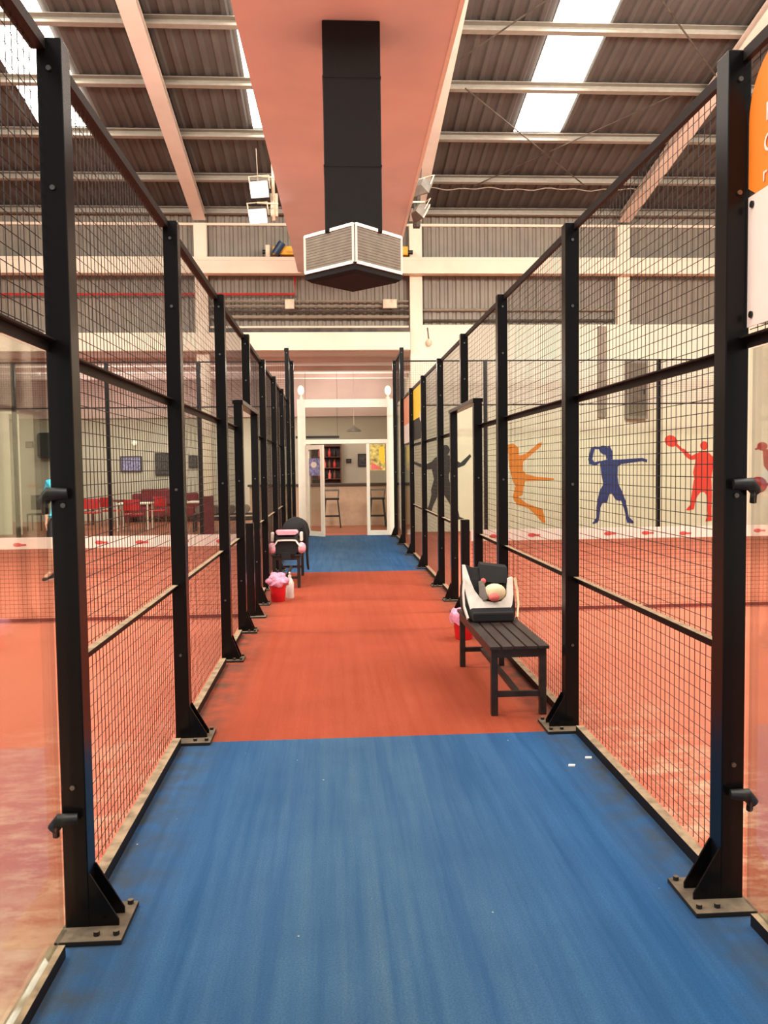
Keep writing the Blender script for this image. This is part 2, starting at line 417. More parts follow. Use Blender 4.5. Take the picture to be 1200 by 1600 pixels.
# roof bracing rods and drooping cable on the right
def rod(p, q, r, nm, l, cat, m='darkpipe', g=None):
    tag(MB().tube([p, q], r, 6).build(nm, m), l, cat, g)
br = [((708, 100), (866, -8), 'thin roof bracing rod rising right beside the wide girder'), ((727, 138), (916, 292), 'thin roof bracing rod crossing the lower end of right skylight'),
      ((1030, -5), (1118, 118), 'thin roof bracing rod descending behind the top of the right fence'), ((742, 290), (1050, 150), 'thin roof bracing rod rising right toward the fence mesh below skylight')]
for a, b_, l in br: rod(onroof(*a, 7.5+.03*br.index((a, b_, l))), onroof(*b_, 7.5+.03*br.index((a, b_, l))), .014, 'bracing_rod', l, 'bracing rod', 'darkpipe', 'roof bracing rods')
cb = []
for i in range(41):
    x = 1.95+i*.13; cb.append((x, 18.6, 7.73+.035*math.sin(i*.9)*math.sin(i*.37)))
tag(MB().tube(cb, .012, 6).build('cable', 'pipe'), 'pale wavy cable strung under the roof right of the girder', 'cable')

# ------------------------------------------------------------------ overhead crane girder, end carriage
def gx(y, s): return (-.94+.0155*(y-8.5)) if s < 0 else (1.32+.0116*(y-8.4))
e = empty('crane_girder', (.2, 9, 6.2), 'wide salmon overhead crane girder running along the corridor to the back wall', 'crane girder')
mb = MB(); mb.add([(gx(y, s), y, z) for y in (3, 19.85) for s, z in ((-1, 6.2), (1, 6.2), (1, 6.75), (-1, 6.75))],
                  [(0, 1, 2, 3), (7, 6, 5, 4), (0, 4, 5, 1), (1, 5, 6, 2), (2, 6, 7, 3), (3, 7, 4, 0)])
mb.build('box_beam', 'girder', e)
mb = MB(); mb.add([(gx(y, 1)+d, y, z) for y in (3, 19.85) for d, z in ((.0, 6.19), (.05, 6.19), (.05, 6.25), (.0, 6.25))],
                  [(0, 1, 2, 3), (7, 6, 5, 4), (0, 4, 5, 1), (1, 5, 6, 2), (2, 6, 7, 3), (3, 7, 4, 0)])
o = mb.build('edge_lip', 'grille', e); o['label'] = 'cream edge strip'
e = empty('end_carriage', (.3, 20.12, 6.6), 'yellow crane end carriage with dark blue motor on the runway beam', 'end carriage')
MB().box(-1.35, 1.85, 20.02, 20.22, 6.64, 6.84).build('carriage_beam', 'yellow', e, bevel=.01)
MB().tube([(-1.3, 19.98, 6.64), (-1.12, 19.94, 6.9)], .09, 12).build('motor', 'bluemotor', e, smooth=True)
MB().box(-1.52, -1.42, 20.0, 20.2, 6.585, 6.86).build('bracket', 'boxwhite', e)
for xx in (-1.2, 1.6):
    MB().tube([(xx, 20.05, 6.645), (xx, 20.2, 6.645)], .06, 14).build('wheel', 'black', e, smooth=True)
for xx in (-1.6, 1.97):
    MB().tube([(xx, 20.1, 6.72), (xx+(.08 if xx < 0 else -.12), 20.1, 6.72)], .05, 12).build('buffer', 'black', e, smooth=True)

# ------------------------------------------------------------------ black air duct with four way diffuser
DX, DYc = .25, 9.12
e = empty('air_duct', (DX, DYc, 6.2), 'black vertical air duct with white framed diffuser hanging from the girder', 'air duct')
MB().box(DX-.3, DX+.3, 8.82, 9.42, 4.05, 6.198).build('duct_shaft', 'duct', e, bevel=.01)
for z in (4.72, 5.62): MB().box(DX-.304, DX+.304, 8.816, 9.424, z, z+.02).build('duct_joint', 'duct', e)
HD = .53
def dia(s, z): return [Vector((DX, DYc-s, z)), Vector((DX+s, DYc, z)), Vector((DX, DYc+s, z)), Vector((DX-s, DYc, z))]
zt, zl = 4.07, 3.69
MB().loft([dia(HD-.03, zl), dia(HD-.03, zt), dia(.35, zt+.06)]).build('diffuser_core', 'black', e)
MB().loft([dia(HD+.01, zl), dia(HD*.97, zl-.07), dia(HD*.86, zl-.1)]).build('diffuser_base', 'duct', e)
pt, pb = dia(HD, zt), dia(HD, zl)
for k in range(4):
    a, b_, c, d = pt[k], pt[(k+1) % 4], pb[(k+1) % 4], pb[k]
    g = MB()
    kk = (b_-a)*.022
    for p, q in ((a+kk, b_-kk), (d+kk, c-kk), (a+kk, d+kk), (b_-kk, c-kk)): g.bar(p, q, .032, .032)
    fr = g.build('grille_frame', 'grille', e)
    s = MB(); u = (b_-a)*.03
    for j in range(1, 13):
        z = zl+(zt-zl)*j/13; p = Vector((d.x, d.y, z))+u; q = Vector((c.x, c.y, z))-u
        s.bar(p, q, .014, .026)
    s.build('louvre', 'slat', fr)
e2 = None

# ------------------------------------------------------------------ floodlights beside the girder
def floodlight(name, c, dirv, lit, label, size=(.34, .26), bracket_to=None):
    c = Vector(c); d = Vector(dirv).normalized(); up = Vector((0, 0, 1)); r = d.cross(up).normalized(); u = r.cross(d)
    e = empty(name, c, label, 'floodlight', 'floodlights on the girder')
    def ring(w, h, k): return [c+d*k+r*(sx*w/2)+u*(sz*h/2) for sx, sz in ((-1, -1), (1, -1), (1, 1), (-1, 1))]
    w, h = size
    MB().loft([ring(w*.5, h*.5, -.16), ring(w, h, -.02), ring(w, h, 0)]).build('housing', 'steel', e)
    MB().loft([ring(w*.9, h*.9, .002), ring(w*.9, h*.9, .012)]).build('lens', 'lens' if lit else 'boxwhite', e)
    b = MB()
    for s in (-1, 1): b.bar(c+r*s*(w/2+.012)-d*.06, c+r*s*(w/2+.012)-d*.06+u*.22, .02, .01)
    b.bar(c-r*(w/2+.02)-d*.06+u*.22, c+r*(w/2+.02)-d*.06+u*.22, .02, .01)
    if bracket_to: b.bar(c-d*.06+u*.22, bracket_to, .025)
    b.build('bracket', 'boxwhite', e)
    return e
YF = 15.0
floodlight('hanging_floodlight', at(405, 296, YF), (-.25, -1, -.35), True, 'upper lit floodlight on the left edge of the girder', (.34, .28), (-.86, YF, 6.7))
floodlight('hanging_floodlight', at(403, 338, YF), (-.25, -1, -.45), True, 'lower lit floodlight hanging left of the girder', (.34, .25), (-.9, YF, 6.25))
floodlight('hanging_floodlight', at(660, 296, YF), (.55, .6, -.5), False, 'upper unlit floodlight at the right edge of the girder', (.4, .3), (1.5, YF, 6.55))
floodlight('hanging_floodlight', at(660, 335, YF), (.75, .25, -.45), False, 'lower unlit floodlight hanging right of the girder', (.4, .28), (1.48, YF, 6.3))
tag(MB().tube([at(426, 255, 15.2), at(428, 345, 15.2)], .03, 8).box(-1.05, -.92, 15.2, 15.3, 6.1, 6.5).build('hanging_bracket', 'boxwhite'), 'cream bracket pole holding the two lit floodlights', 'bracket')
tag(MB().tube([at(654, 262, 15.3), at(650, 355, 15.3)], .06, 8).box(1.52, 1.64, 15.25, 15.4, 5.95, 6.45).box(1.402, 1.54, 15.28, 15.34, 6.3, 6.36).build('hanging_bracket', 'darkpipe'), 'dark bracket and wiring box holding the unlit floodlights', 'bracket')
rod(at(400, 232, 14.9), at(403, 285, 14.9), .008, 'hanging_wire', 'thin wire hanging above the lit floodlights', 'wire', 'pipe')

# ------------------------------------------------------------------ pipes and boxes on the back wall
pd = [(5.62, .022, 'pipe', 'topmost thin grey pipe running below the two cream boxes'), (5.5, .022, 'pipe', 'second thin grey pipe of the rack on the back wall'),
      (5.38, .03, 'darkpipe', 'dark cable run in the middle of the pipe rack'), (5.24, .04, 'pipe', 'thick grey brown pipe above the white pipe'),
      (5.0, .03, 'creambeam', 'bright white pipe running just above the cream edge beam')]
for z, r, m_, l in pd:
    tag(MB().tube([(-9, 20.38, z), (-3.3, 20.38, z)] if False else [(-2.9, 20.36, z), (1.88, 20.36, z)], r, 8).build('wall_pipe', m_, smooth=True), l, 'pipe', 'pipe rack on the back wall')
tag(MB().box(-2.9, 1.88, 20.06, 20.24, 4.821, 4.93).build('cable_tray', 'darkpipe'), 'dark cable tray lying on top of the cream edge beam', 'cable tray')
for z, r, m_, l in ((5.42, .03, 'pipe', 'grey pipe high on the wall right of the column'), (5.16, .03, 'darkpipe', 'dark pipe just above the white wall')):
    tag(MB().tube([(2.25, 20.44, z), (7, 20.44, z)], r, 8).build('wall_pipe', m_, smooth=True), l, 'pipe', 'pipe rack on the back wall')
for (a, b_, c, d), l in (((445, 468, 460, 483), 'cream junction box on the pipe rack, left of the duct'), ((598, 468, 620, 482), 'cream junction box on the pipe rack, right of the duct')):
    p, q = at(a, b_, 20.3), at(c, d, 20.3)
    e = empty('mounted_junction_box', (p+q)/2, l, 'junction box', 'junction boxes')
    MB().box(p.x, q.x, 20.25, 20.33, q.z, p.z).build('box_body', 'boxwhite', e, bevel=.01)
    MB().box(p.x+.02, q.x-.02, 20.24, 20.25, q.z+.02, p.z-.02).build('cover', 'boxwhite', e)
yt = ((455, 493), (520, 492), (585, 481), (600, 480), (400, 518), (425, 518), (515, 518), (392, 517), (470, 517))
tag(MB().tube([(-9, 20.34, 5.78), (-.86, 20.34, 5.78), (-.86, 20.34, 6.2)], .03, 8).build('fire_pipe', 'redpipe', smooth=True), 'thin red pipe running along the back wall and turning up', 'pipe')
rod(at(668, 512, 20.24), at(670, 530, 20.24), .012, 'lamp_cable', 'short dark cable above a small lamp on white wall', 'cable')
p = at(670, 535, 20.2)
tag(MB().ball(p, .07, .07, .09).build('wall_lamp', 'boxwhite', smooth=True), 'small cream wall lamp on the white wall beside the column', 'lamp')
# white wall fittings
p, q = at(978, 562, 20.16), at(1010, 655, 20.16)
e = empty('wall_cabinet', (p+q)/2, 'beige electrical cabinet mounted on the white wall beside a mural', 'cabinet')
MB().box(p.x, q.x, 20.06, WHITEY, q.z, p.z).build('cabinet_body', 'clad', e, bevel=.01)
MB().box(p.x+.05, q.x-.05, 20.045, 20.06, q.z+.08, p.z-.1).build('cabinet_door', 'slat', e)
MB().box(q.x-.12, q.x-.09, 20.03, 20.045, q.z+.6, q.z+.72).build('handle', 'black', e)
p, q = at(937, 510, 20.2), at(943, 652, 20.2)
tag(MB().box(p.x-.03, q.x+.06, 20.17, WHITEY, q.z, p.z).build('mounted_trunking', 'pipe'), 'grey vertical trunking on the white wall left of the cabinet', 'trunking')

# ------------------------------------------------------------------ murals (flat painted figures)
def mural(polys, m_, label, ox=0, oy=0, sc=1):
    mb = MB()
    for i, poly in enumerate(polys):
        pts = [at(ox+x/sc, oy+y/sc, WHITEY-.004-.0015*i) for x, y in poly]
        mb.prism(pts, (0, .004, 0))
    tag(mb.build('wall_mural', m_), label, 'mural', 'painted sports figures')
def ell(cx, cy, rx, ry, n=20, rot=0):
    c, s_ = math.cos(rot), math.sin(rot)
    return [(cx+rx*math.cos(2*PI*k/n)*c-ry*math.sin(2*PI*k/n)*s_, cy+rx*math.cos(2*PI*k/n)*s_+ry*math.sin(2*PI*k/n)*c) for k in range(n)]
mural([[(190, 318), (160, 338), (120, 330), (112, 300), (128, 232), (152, 222), (190, 228), (188, 240), (150, 240), (138, 300), (150, 318), (185, 310)],
       ell(212, 246, 36, 26, rot=.5), [(215, 255), (240, 215), (258, 250), (258, 300), (235, 312), (222, 290)],
       [(185, 312), (225, 302), (300, 302), (440, 292), (470, 302), (468, 320), (440, 312), (310, 330), (292, 345), (290, 400), (296, 455), (205, 455), (192, 390)],
       [(205, 450), (296, 450), (320, 500), (336, 545), (300, 552), (278, 545), (256, 506), (240, 508), (228, 560), (200, 566), (168, 550), (182, 490)],
       [(310, 545), (336, 542), (350, 600), (356, 645), (390, 680), (386, 690), (348, 684), (330, 600)],
       [(168, 548), (200, 562), (184, 600), (178, 665), (172, 682), (142, 692), (140, 684), (162, 655), (163, 590)]],
      'm_blue', 'blue painted player with arm stretched right on the white wall', 890, 640, 3.871)
mural([ell(614, 190, 40, 34, rot=.5), [(630, 208), (650, 205), (690, 244), (678, 254)],
       [(672, 238), (692, 236), (738, 280), (770, 262), (770, 300), (730, 304), (700, 282)], ell(814, 218, 24, 27),
       [(765, 268), (800, 250), (830, 250), (868, 285), (888, 330), (886, 370), (866, 360), (856, 430), (756, 430), (748, 380), (760, 320)],
       [(752, 425), (858, 425), (862, 520), (838, 530), (815, 498), (792, 500), (772, 525), (738, 520)],
       [(738, 515), (774, 520), (758, 570), (752, 602), (720, 610), (704, 606), (730, 575)],
       [(828, 520), (862, 516), (858, 600), (860, 672), (822, 676), (836, 630)]],
      'm_red', 'bright red painted player holding a racket on the white wall', 890, 640, 3.871)
mural([[(735, 590), (770, 582), (800, 608), (800, 645), (760, 655), (735, 640)],
       [(740, 650), (790, 640), (810, 655), (850, 640), (920, 580), (942, 576), (935, 600), (870, 655), (830, 690), (825, 740), (845, 765), (905, 780), (1010, 790), (1012, 800), (900, 805), (840, 808), (830, 850), (790, 850), (765, 800), (745, 720)],
       [(780, 840), (832, 840), (825, 890), (800, 900), (850, 940), (920, 965), (945, 975), (962, 1055), (945, 1055), (895, 1000), (860, 968), (790, 945), (768, 905)]],
      'm_orange', 'orange painted player leaping with one arm raised on the white wall', 600, 540, 3.81)
mural([ell(366, 622, 25, 32), [(300, 668), (340, 655), (385, 652), (415, 672), (420, 700), (388, 760), (385, 800), (300, 805), (285, 740)],
       [(182, 690), (240, 712), (285, 690), (305, 666), (320, 700), (290, 735), (245, 738), (180, 706)],
       [(405, 668), (455, 698), (512, 645), (520, 660), (480, 712), (440, 728), (400, 705)],
       [(298, 795), (388, 795), (402, 860), (395, 895), (350, 890), (340, 850), (325, 890), (285, 890), (280, 860)],
       [(283, 885), (322, 888), (290, 960), (285, 985), (250, 990), (255, 975), (268, 950)],
       [(392, 862), (400, 892), (425, 930), (442, 985), (450, 1020), (480, 1030), (440, 1036), (422, 1000), (385, 930), (360, 892)]],
      'm_black', 'black painted player with arms spread on the wall behind the gate', 600, 540, 3.81)
mural([ell(1166, 222, 32, 26), [(1118, 238), (1146, 222), (1150, 236), (1128, 246)],
       [(1168, 240), (1205, 240), (1280, 300), (1290, 470), (1230, 480), (1205, 380), (1175, 340)],
       ell(1142, 455, 54, 50), [(1190, 445), (1250, 430), (1252, 444), (1192, 462)],
       [(1228, 470), (1292, 460), (1310, 680), (1282, 690), (1262, 560), (1240, 690), (1214, 690)]],
      'm_dred', 'dark red painted player with round racket at the far right of the wall', 890, 640, 3.871)

# ------------------------------------------------------------------ fences
RAIL_UP, RAIL_LOW = 2.0, .93
ORD = ['first', 'second', 'third', 'fourth', 'fifth', 'sixth', 'seventh', 'eighth', 'ninth', 'tenth', 'eleventh']
def post(x, y, h, side, label, clamps=(), z0=0):
    e = empty('fence_post', (x, y, z0), label, 'fence post', 'black fence posts on the %s' % ('left' if side < 0 else 'right'))
    MB().box(x-.041, x+.041, y-.045, y+.045, z0+.012, h).build('post_shaft', 'post', e, bevel=.004)
    if z0 == 0:
        i = -side   # toward the corridor
        big = y < 6; ry = .14 if not big else .17
        MB().box(x-i*.05, x+i*ry, y-(.135 if big else .09), y+(.12 if big else .085), .012, .03).build('base_plate', 'plate', e, bevel=.003)
        for s in (-1, 1):
            g = MB(); yy = y+s*.04
            g.prism([(x+i*.041, yy-.004, .03), (x+i*(ry-.03), yy-.004, .03), (x+i*(ry-.03), yy-.004, .05), (x+i*.045, yy-.004, .215), (x+i*.041, yy-.004, .215)], (0, .008, 0))
            g.build('gusset', 'post', e)
        for bx in (.08, .145):
            for s in (-1, 1): MB().tube([(x+i*bx*ry/.17, y+s*(.1 if big else .07), .03), (x+i*bx*ry/.17, y+s*(.1 if big else .07), .045)], .011, 8).build('anchor_bolt', 'plate', e)
    zs = [z for z in (.52, 1.48, 2.52) if z0+.1 < z < h-.1]+([h-.1] if h > 2.5 else [])
    for z in zs:
        MB().tube([(x, y-.045, z), (x, y-.053, z)], .0085, 10).build('bolt', 'bolt', e)
    for z in clamps:
        cx = x+side*.041
        c = MB().tube([(cx+side*.02, y-.075, z-.01), (cx-side*.005, y-.075, z+.02), (cx-side*.06, y-.065, z+.02)], [.02, .024, .018], 10)
        c.tube([(cx+side*.012, y-.07, z+.012), (cx+side*.018, y-.05, z-.045)], .012, 8)
        c.build('glass_clamp', 'black', e, smooth=True)
    return e
def rail(mb, x, y0, y1, z, side, wide=.032):
    """steel angle: a flat leg and an upright leg"""
    mb.box(x, x-side*wide, y0, y1, z-.006, z); mb.box(x, x+side*-.006, y0, y1, z-.04, z-.006)
def panel(side, y0, y1, z0, z1, label, rails, group, bottom=True):
    xm = (XL-.043) if side < 0 else (XR+.043)
    e = empty('mesh_fence', (xm, (y0+y1)/2, z0), label, 'mesh fence panel', group)
    zb = .065 if bottom else z0
    MB().grid((xm, y0, zb), (0, 1, 0), (0, 0, 1), y1-y0, z1-zb, .05, .0034).build('wire_mesh', 'wire', e, fix=False)
    MB().box(xm-.012, xm-side*.034, y0, y1, z1-.04, z1).build('top_rail', 'rail', e)
    for z in rails:
        r = MB(); rail(r, xm-side*.006, y0, y1, z, side); r.build('crossbar', 'rail', e)
    if bottom:
        r = MB(); r.box(xm-side*.006, xm-side*.05, y0+.075, y1-.09, .012, .062); r.build('bottom_rail', 'rail', e)
    return e
for side, X in ((-1, XL), (1, XR)):
    sn = 'left' if side < 0 else 'right'
    pg = 'mesh fence panels on the %s' % sn
    # posts
    post(X, YS[0], 3, side, 'nearest and largest black post of the %s fence with glass clamps' % sn, (1.5, .4))
    post(X, YS[1], 3, side, 'second black post of the %s fence standing where blue turf meets orange' % sn)
    post(X, YS[2], 3, side, 'third black post of the %s fence %s' % (sn, 'after the one on the turf seam' if side < 0 else 'just behind the near bench'))
    gy0, gy1 = 8.06, 9.68
    post(X, gy0, 2.21, side, 'short near door post of the %s court gate' % sn)
    post(X, gy1, 2.21, side, 'short far door post of the %s court gate' % sn)
    post(X, NETY, 3, side, 'black post stub standing on the lintel of the %s court gate' % sn, (), 2.215+.04)
    post(X, YS[4], 3, side, 'first full height black post beyond the %s gate' % sn)
    post(X, YS[5], 3, side, 'second full height black post beyond the %s gate' % sn)
    post(X, YS[6], 3, side, 'last 3 metre black post of the %s fence before the taller ones' % sn)
    post(X, YS[7], 4, side, 'first of the two taller black posts at the far end of the %s fence' % sn)
    post(X, YS[8], 4, side, 'farthest tall black post of the %s fence, beside the white door' % sn)
    g = .048
    panel(side, YS[0]+g, YS[1]-g, 0, 3, 'near mesh panel of the %s fence beside the foreground blue turf' % sn, (RAIL_LOW, RAIL_UP), pg)
    panel(side, YS[1]+g, YS[2]-g, 0, 3, 'second full mesh panel of the %s fence%s' % (sn, '' if side < 0 else ', behind the near bench'), (RAIL_LOW, RAIL_UP), pg)
    panel(side, YS[2]+g, gy0-g, 0, 3, 'narrow mesh panel just before the %s court gate' % sn, (RAIL_LOW, RAIL_UP), pg)
    e = panel(side, gy0-.04, NETY-g, 2.26, 3, 'mesh strip over the near half of the %s gate' % sn, (), pg, False)
    panel(side, NETY+g, gy1+.04, 2.26, 3, 'mesh strip over the far half of the %s gate' % sn, (), pg, False)
    panel(side, gy1+g, YS[4]-g, 0, 3, 'narrow mesh panel just beyond the %s court gate' % sn, (RAIL_LOW, RAIL_UP), pg)
    panel(side, YS[4]+g, YS[5]-g, 0, 3, 'first full mesh panel beyond the %s court gate' % sn, (RAIL_LOW, RAIL_UP), pg)
    panel(side, YS[5]+g, YS[6]-g, 0, 3, 'second full mesh panel beyond the %s court gate' % sn, (RAIL_LOW, RAIL_UP), pg)
    panel(side, YS[6]+g, YS[7]-g, 2.02, 3, 'mesh panel above the far low glass of the %s fence' % sn, (), pg, False)
    panel(side, YS[7]+g, YS[8]-g, 3.02, 4, 'mesh panel between the two tall far posts of the %s fence' % sn, (), pg, False)
    panel(side, .85, YS[0]-g, 2.03, 3, 'mesh panel above the nearest glass pane of the %s fence' % sn, (2.03,), pg, False)
    # gate lintel
    tag(MB().box(X-.05, X+.05, gy0-.045, gy1+.045, 2.212, 2.252).build('gate_lintel', 'post', bevel=.003), 'black lintel bar across the %s court gate' % sn, 'lintel', 'gate lintels')
    # glass panes along the corridor
    xg = X+side*.02
    for y0, y1, h, l in ((.85, YS[0]-.104, 1.98, 'clear glass pane nearest the camera in the %s fence' % sn), (YS[6]+g, YS[7]-g, 2.0, 'low clear glass pane near the far end of the %s fence' % sn),
                         (YS[7]+g, YS[8]-g, 3.0, 'tall clear glass pane at the far end of the %s fence' % sn)):
        e = empty('glass_screen', (xg, (y0+y1)/2, 0), l, 'glass pane', 'clear glass panes on the %s' % sn)
        MB().box(xg-.005, xg+.005, y0, y1, .056, h).build('pane', 'glass', e)
        r = MB(); xm = X+side*.043; r.box(xm, xm-side*.05, y0+.075, y1-.09, .012, .055); r.build('bottom_rail', 'rail', e)
    # net post in the gate
    e = empty('net_post', (X+side*.0, NETY, 0), 'short black net post standing in the %s gate opening' % sn, 'net post', 'net posts')
    MB().box(X-.045, X+.045, NETY-.04, NETY+.04, .0125, 1.02).build('post_shaft', 'post', e, bevel=.004)
    MB().box(X-.06, X+.16*-side, NETY-.09, NETY+.09, .012, .028).build('base_plate', 'plate', e)
    gm = MB(); gm.prism([(X-side*.045, NETY-.004, .028), (X-side*.14, NETY-.004, .028), (X-side*.05, NETY-.004, .22)], (0, .008, 0)); gm.build('gusset', 'post', e)
    # court net
    xa = X+side*.06; xb = X+side*10
    e = empty('court_net', ((xa+xb)/2, NETY, 0), 'court net with white top tape across the %s court' % sn, 'net', 'court nets')
    MB().grid((xa, NETY, .0), (side, 0, 0), (0, 0, 1), 10-.06, .8, .045, .003).build('net_mesh', 'cord', e, fix=False)
    tp = MB().box(xa, xb, NETY-.006, NETY+.006, .785, .905).build('top_tape', 'tape', e)
    MB().box(xa, xb, NETY-.004, NETY+.004, .014, .05).build('bottom_band', 'netband', e)
    lg = MB()
    rr = random.Random(3)
    for k in range(24):
        x = xa+side*(.25+.42*k); z = .84+rr.uniform(-.01, .01)
        lg.ball((x, NETY-.007, z), .045, .003, .022, 10, 6); lg.box(x+.02, x+.09, NETY-.0085, NETY-.006, z-.012, z+.008)
    lg.build('print_mark', 'netlogo', tp)
    # far end of the court: posts, glass, mesh
    xs = [X+side*(.05+2.02*k) for k in range(0, 5)]
    for k in range(1, 5):
        l = '%s slim post of the %s court far glass wall, counted from the corridor' % (ORD[k-1], sn)
        e = empty('far_post', (xs[k], YS[8], 0), l, 'fence post', 'far wall posts')
        MB().box(xs[k]-.04, xs[k]+.04, YS[8]-.04, YS[8]+.04, 0, 4).build('post_shaft', 'post', e)
        MB().box(xs[k]-.09, xs[k]+.09, YS[8]-.08, YS[8]+.08, 0, .012).build('base_plate', 'plate', e)
    for k in range(4):
        a, b_ = sorted((xs[k]+side*.045, xs[k+1]-side*.045))
        if k == 0: a, b_ = sorted((xs[k]+side*.01, xs[k+1]-side*.045))
        l = '%s glass pane of the %s court far wall, counted from the corridor' % (ORD[k], sn)
        tag(MB().box(a, b_, YS[8]-.005, YS[8]+.005, .02, 2.96).build('glass_screen', 'glass'), l, 'glass pane', 'far wall glass panes')
        e = empty('mesh_fence', ((a+b_)/2, YS[8], 3), '%s mesh strip above the %s court far glass, counted from the corridor' % (ORD[k], sn), 'mesh fence panel', 'far wall mesh strips')
        MB().grid((a, YS[8], 3.0), (1, 0, 0), (0, 0, 1), b_-a, 1, .05, .0034).build('wire_mesh', 'wire', e, fix=False)
        MB().box(a, b_, YS[8]-.02, YS[8]+.02, 3.97, 4.0).build('top_rail', 'rail', e)
        MB().box(a, b_, YS[8]-.02, YS[8]+.02, 2.97, 3.0).build('bottom_rail', 'rail', e)

# banners on the right fence
xb = XR+.052
def text(body, m_, size, y, z, x, parent):
    cu = bpy.data.curves.new('lettering', 'FONT'); cu.body = body; cu.size = size; cu.extrude = .001
    cu.materials.append(MT[m_]); o = bpy.data.objects.new('lettering', cu); C.objects.link(o)
    o.parent = parent; mw = Matrix(((0, 0, -1), (-1, 0, 0), (0, 1, 0))).to_4x4(); mw.translation = Vector((x, y, z))-parent.location
    bpy.context.view_layer.update()
    me = bpy.data.meshes.new_from_object(o); p = bpy.data.objects.new('lettering', me); bpy.data.objects.remove(o); C.objects.link(p)
    p.parent = parent; p.matrix_local = mw; return p
xb = XR+.028
e = empty('hanging_banner', (xb, 2.1, 2.06), 'orange and white banner with lettering hung on nearest right mesh panel', 'banner')
MB().box(xb, xb+.004, 1.25, 2.82, 2.06, 2.5).build('sheet', 'bannerwhite', e)
pts = [(xb, 1.25, 2.5), (xb, 1.25, 2.95)]+[(xb, 2.62+.2*math.sin(PI/2*k/8), 2.75+.2*math.cos(PI/2*k/8)) for k in range(9)]+[(xb, 2.82, 2.53), (xb, 2.77, 2.5)]
MB().prism(pts, (.004, 0, 0)).build('orange_panel', 'label_o', e)
for bd, mm, z, yy, sz in (('S', 'hotpink', 2.82, 2.66, .05), ('F', 'bannerwhite', 2.71, 2.705, .085), ('G', 'bannerwhite', 2.61, 2.715, .085), ('r', 'bannerwhite', 2.52, 2.72, .07)):
    text(bd, mm, sz, yy, z, xb-.003, e)
for k, (y, z) in enumerate(((2.79, 2.1), (2.79, 2.47), (1.28, 2.1), (1.28, 2.93))):
    MB().tube([(xb-.006, y, z), (xb+.006, y, z)], .012, 8).build('eyelet', 'black', e)
e = empty('hanging_banner', (xb, 13.9, 2.27), 'yellow banner with black lower edge on the far right fence mesh', 'banner')
MB().box(xb, xb+.004, 12.95, 14.8, 2.42, 2.945).build('sheet', 'banneryel', e)
MB().box(xb, xb+.004, 12.95, 14.8, 2.06, 2.42).build('dark_border', 'ink', e)
MB().prism([(xb-.002, 13.4+.35*math.cos(2*PI*k/14), 2.42+.1*math.sin(2*PI*k/14)) for k in range(14)], (.002, 0, 0)).build('white_mark', 'bannerwhite', e)
e = empty('hanging_banner', (xb, 15.8, 2.07), 'coral and pale banner at the far end of the right fence', 'banner')
MB().box(xb, xb+.004, 14.95, 16.8, 2.42, 2.95).build('sheet', 'bannerpink', e)
MB().box(xb, xb+.004, 14.95, 16.8, 2.06, 2.42).build('pale_border', 'bannerwhite', e)

# ------------------------------------------------------------------ white glazed door at the corridor end
DY = 19.42
de = bpy.data.objects.new('door_1', None); C.objects.link(de); de.location = (.3, DY, 0); de['kind'] = 'structure'
x0, x1, zt_, ztr = -.82, 1.42, 3.18, 2.2
def P(px, py): return at(px, py, DY)
xl1 = P(478, 700).x; xo0 = P(506, 700).x; xo1 = P(573, 760).x; xr0 = P(606, 760).x
MB().box(x0, xl1, DY-.05, DY+.05, 0, zt_).box(xr0, x1, DY-.05, DY+.05, 0, zt_).box(xl1, xr0, DY-.05, DY+.05, zt_-.19, zt_).box(xl1, xr0, DY-.05, DY+.05, ztr-.05, ztr+.05).build('door_frame', 'whitepaint', de, bevel=.005)
MB().box(xl1, xr0, DY-.006, DY+.006, ztr+.05, zt_-.19).build('transom_glass', 'doorglass', de)
# fixed side light on the right
MB().box(xo1, xo1+.075, DY-.04, DY+.04, 0, ztr-.05).box(xo1+.075, xr0, DY-.04, DY+.04, 0, .12).box(xr0-.03, xr0, DY-.04, DY+.04, .12, ztr-.05).build('side_frame', 'whitepaint', de)
MB().box(xo1+.075, xr0-.03, DY-.006, DY+.006, .12, ztr-.05).build('side_glass', 'doorglass', de)
# open leaf on the left, swung a little towards the corridor
hx, hy = xl1+.01, DY-.06; p = at(506, 760, 18.95); ang = math.atan2(p.y-hy, p.x-hx); L = math.hypot(p.x-hx, p.y-hy)
ux, uy = math.cos(ang), math.sin(ang)
def LP(u, z): return (hx+ux*u, hy+uy*u, z)
lf = MB()
for u0, u1, z0, z1 in ((0, .09, .03, 2.12), (L-.09, L, .03, 2.12), (.09, L-.09, .03, .14), (.09, L-.09, 2.02, 2.12)):
    lf.bar(LP(u0, (z0+z1)/2), LP(u1, (z0+z1)/2), .05, z1-z0)
leaf = lf.build('door_leaf', 'whitepaint', de)
MB().bar(LP(.09, 1.08), LP(L-.09, 1.08), .01, 1.88).build('leaf_glass', 'doorglass', leaf)
MB().tube([LP(.05, .95), LP(.05, 1.15)], .02, 8).build('handle', 'steel', leaf)
e = empty('poster', LP(L/2, 1.6), 'blue and white poster stuck on the open door leaf', 'poster', 'posters on the door')
nx, ny_ = uy*.012, -ux*.012
def LQ(u, z): a = LP(u, z); return (a[0]+nx, a[1]+ny_, z)
MB().prism([LQ(.1, 1.42), LQ(L-.1, 1.42), LQ(L-.1, 1.82), LQ(.1, 1.82)], (nx*.2, ny_*.2, 0)).build('sheet', 'posterblue', e)
MB().prism([LQ(.16+.2*0+.1*(1+math.cos(2*PI*k/10)), 1.67+.07*math.sin(2*PI*k/10)) for k in range(10)], (nx*.5, ny_*.5, 0)).build('white_mark', 'bannerwhite', e)
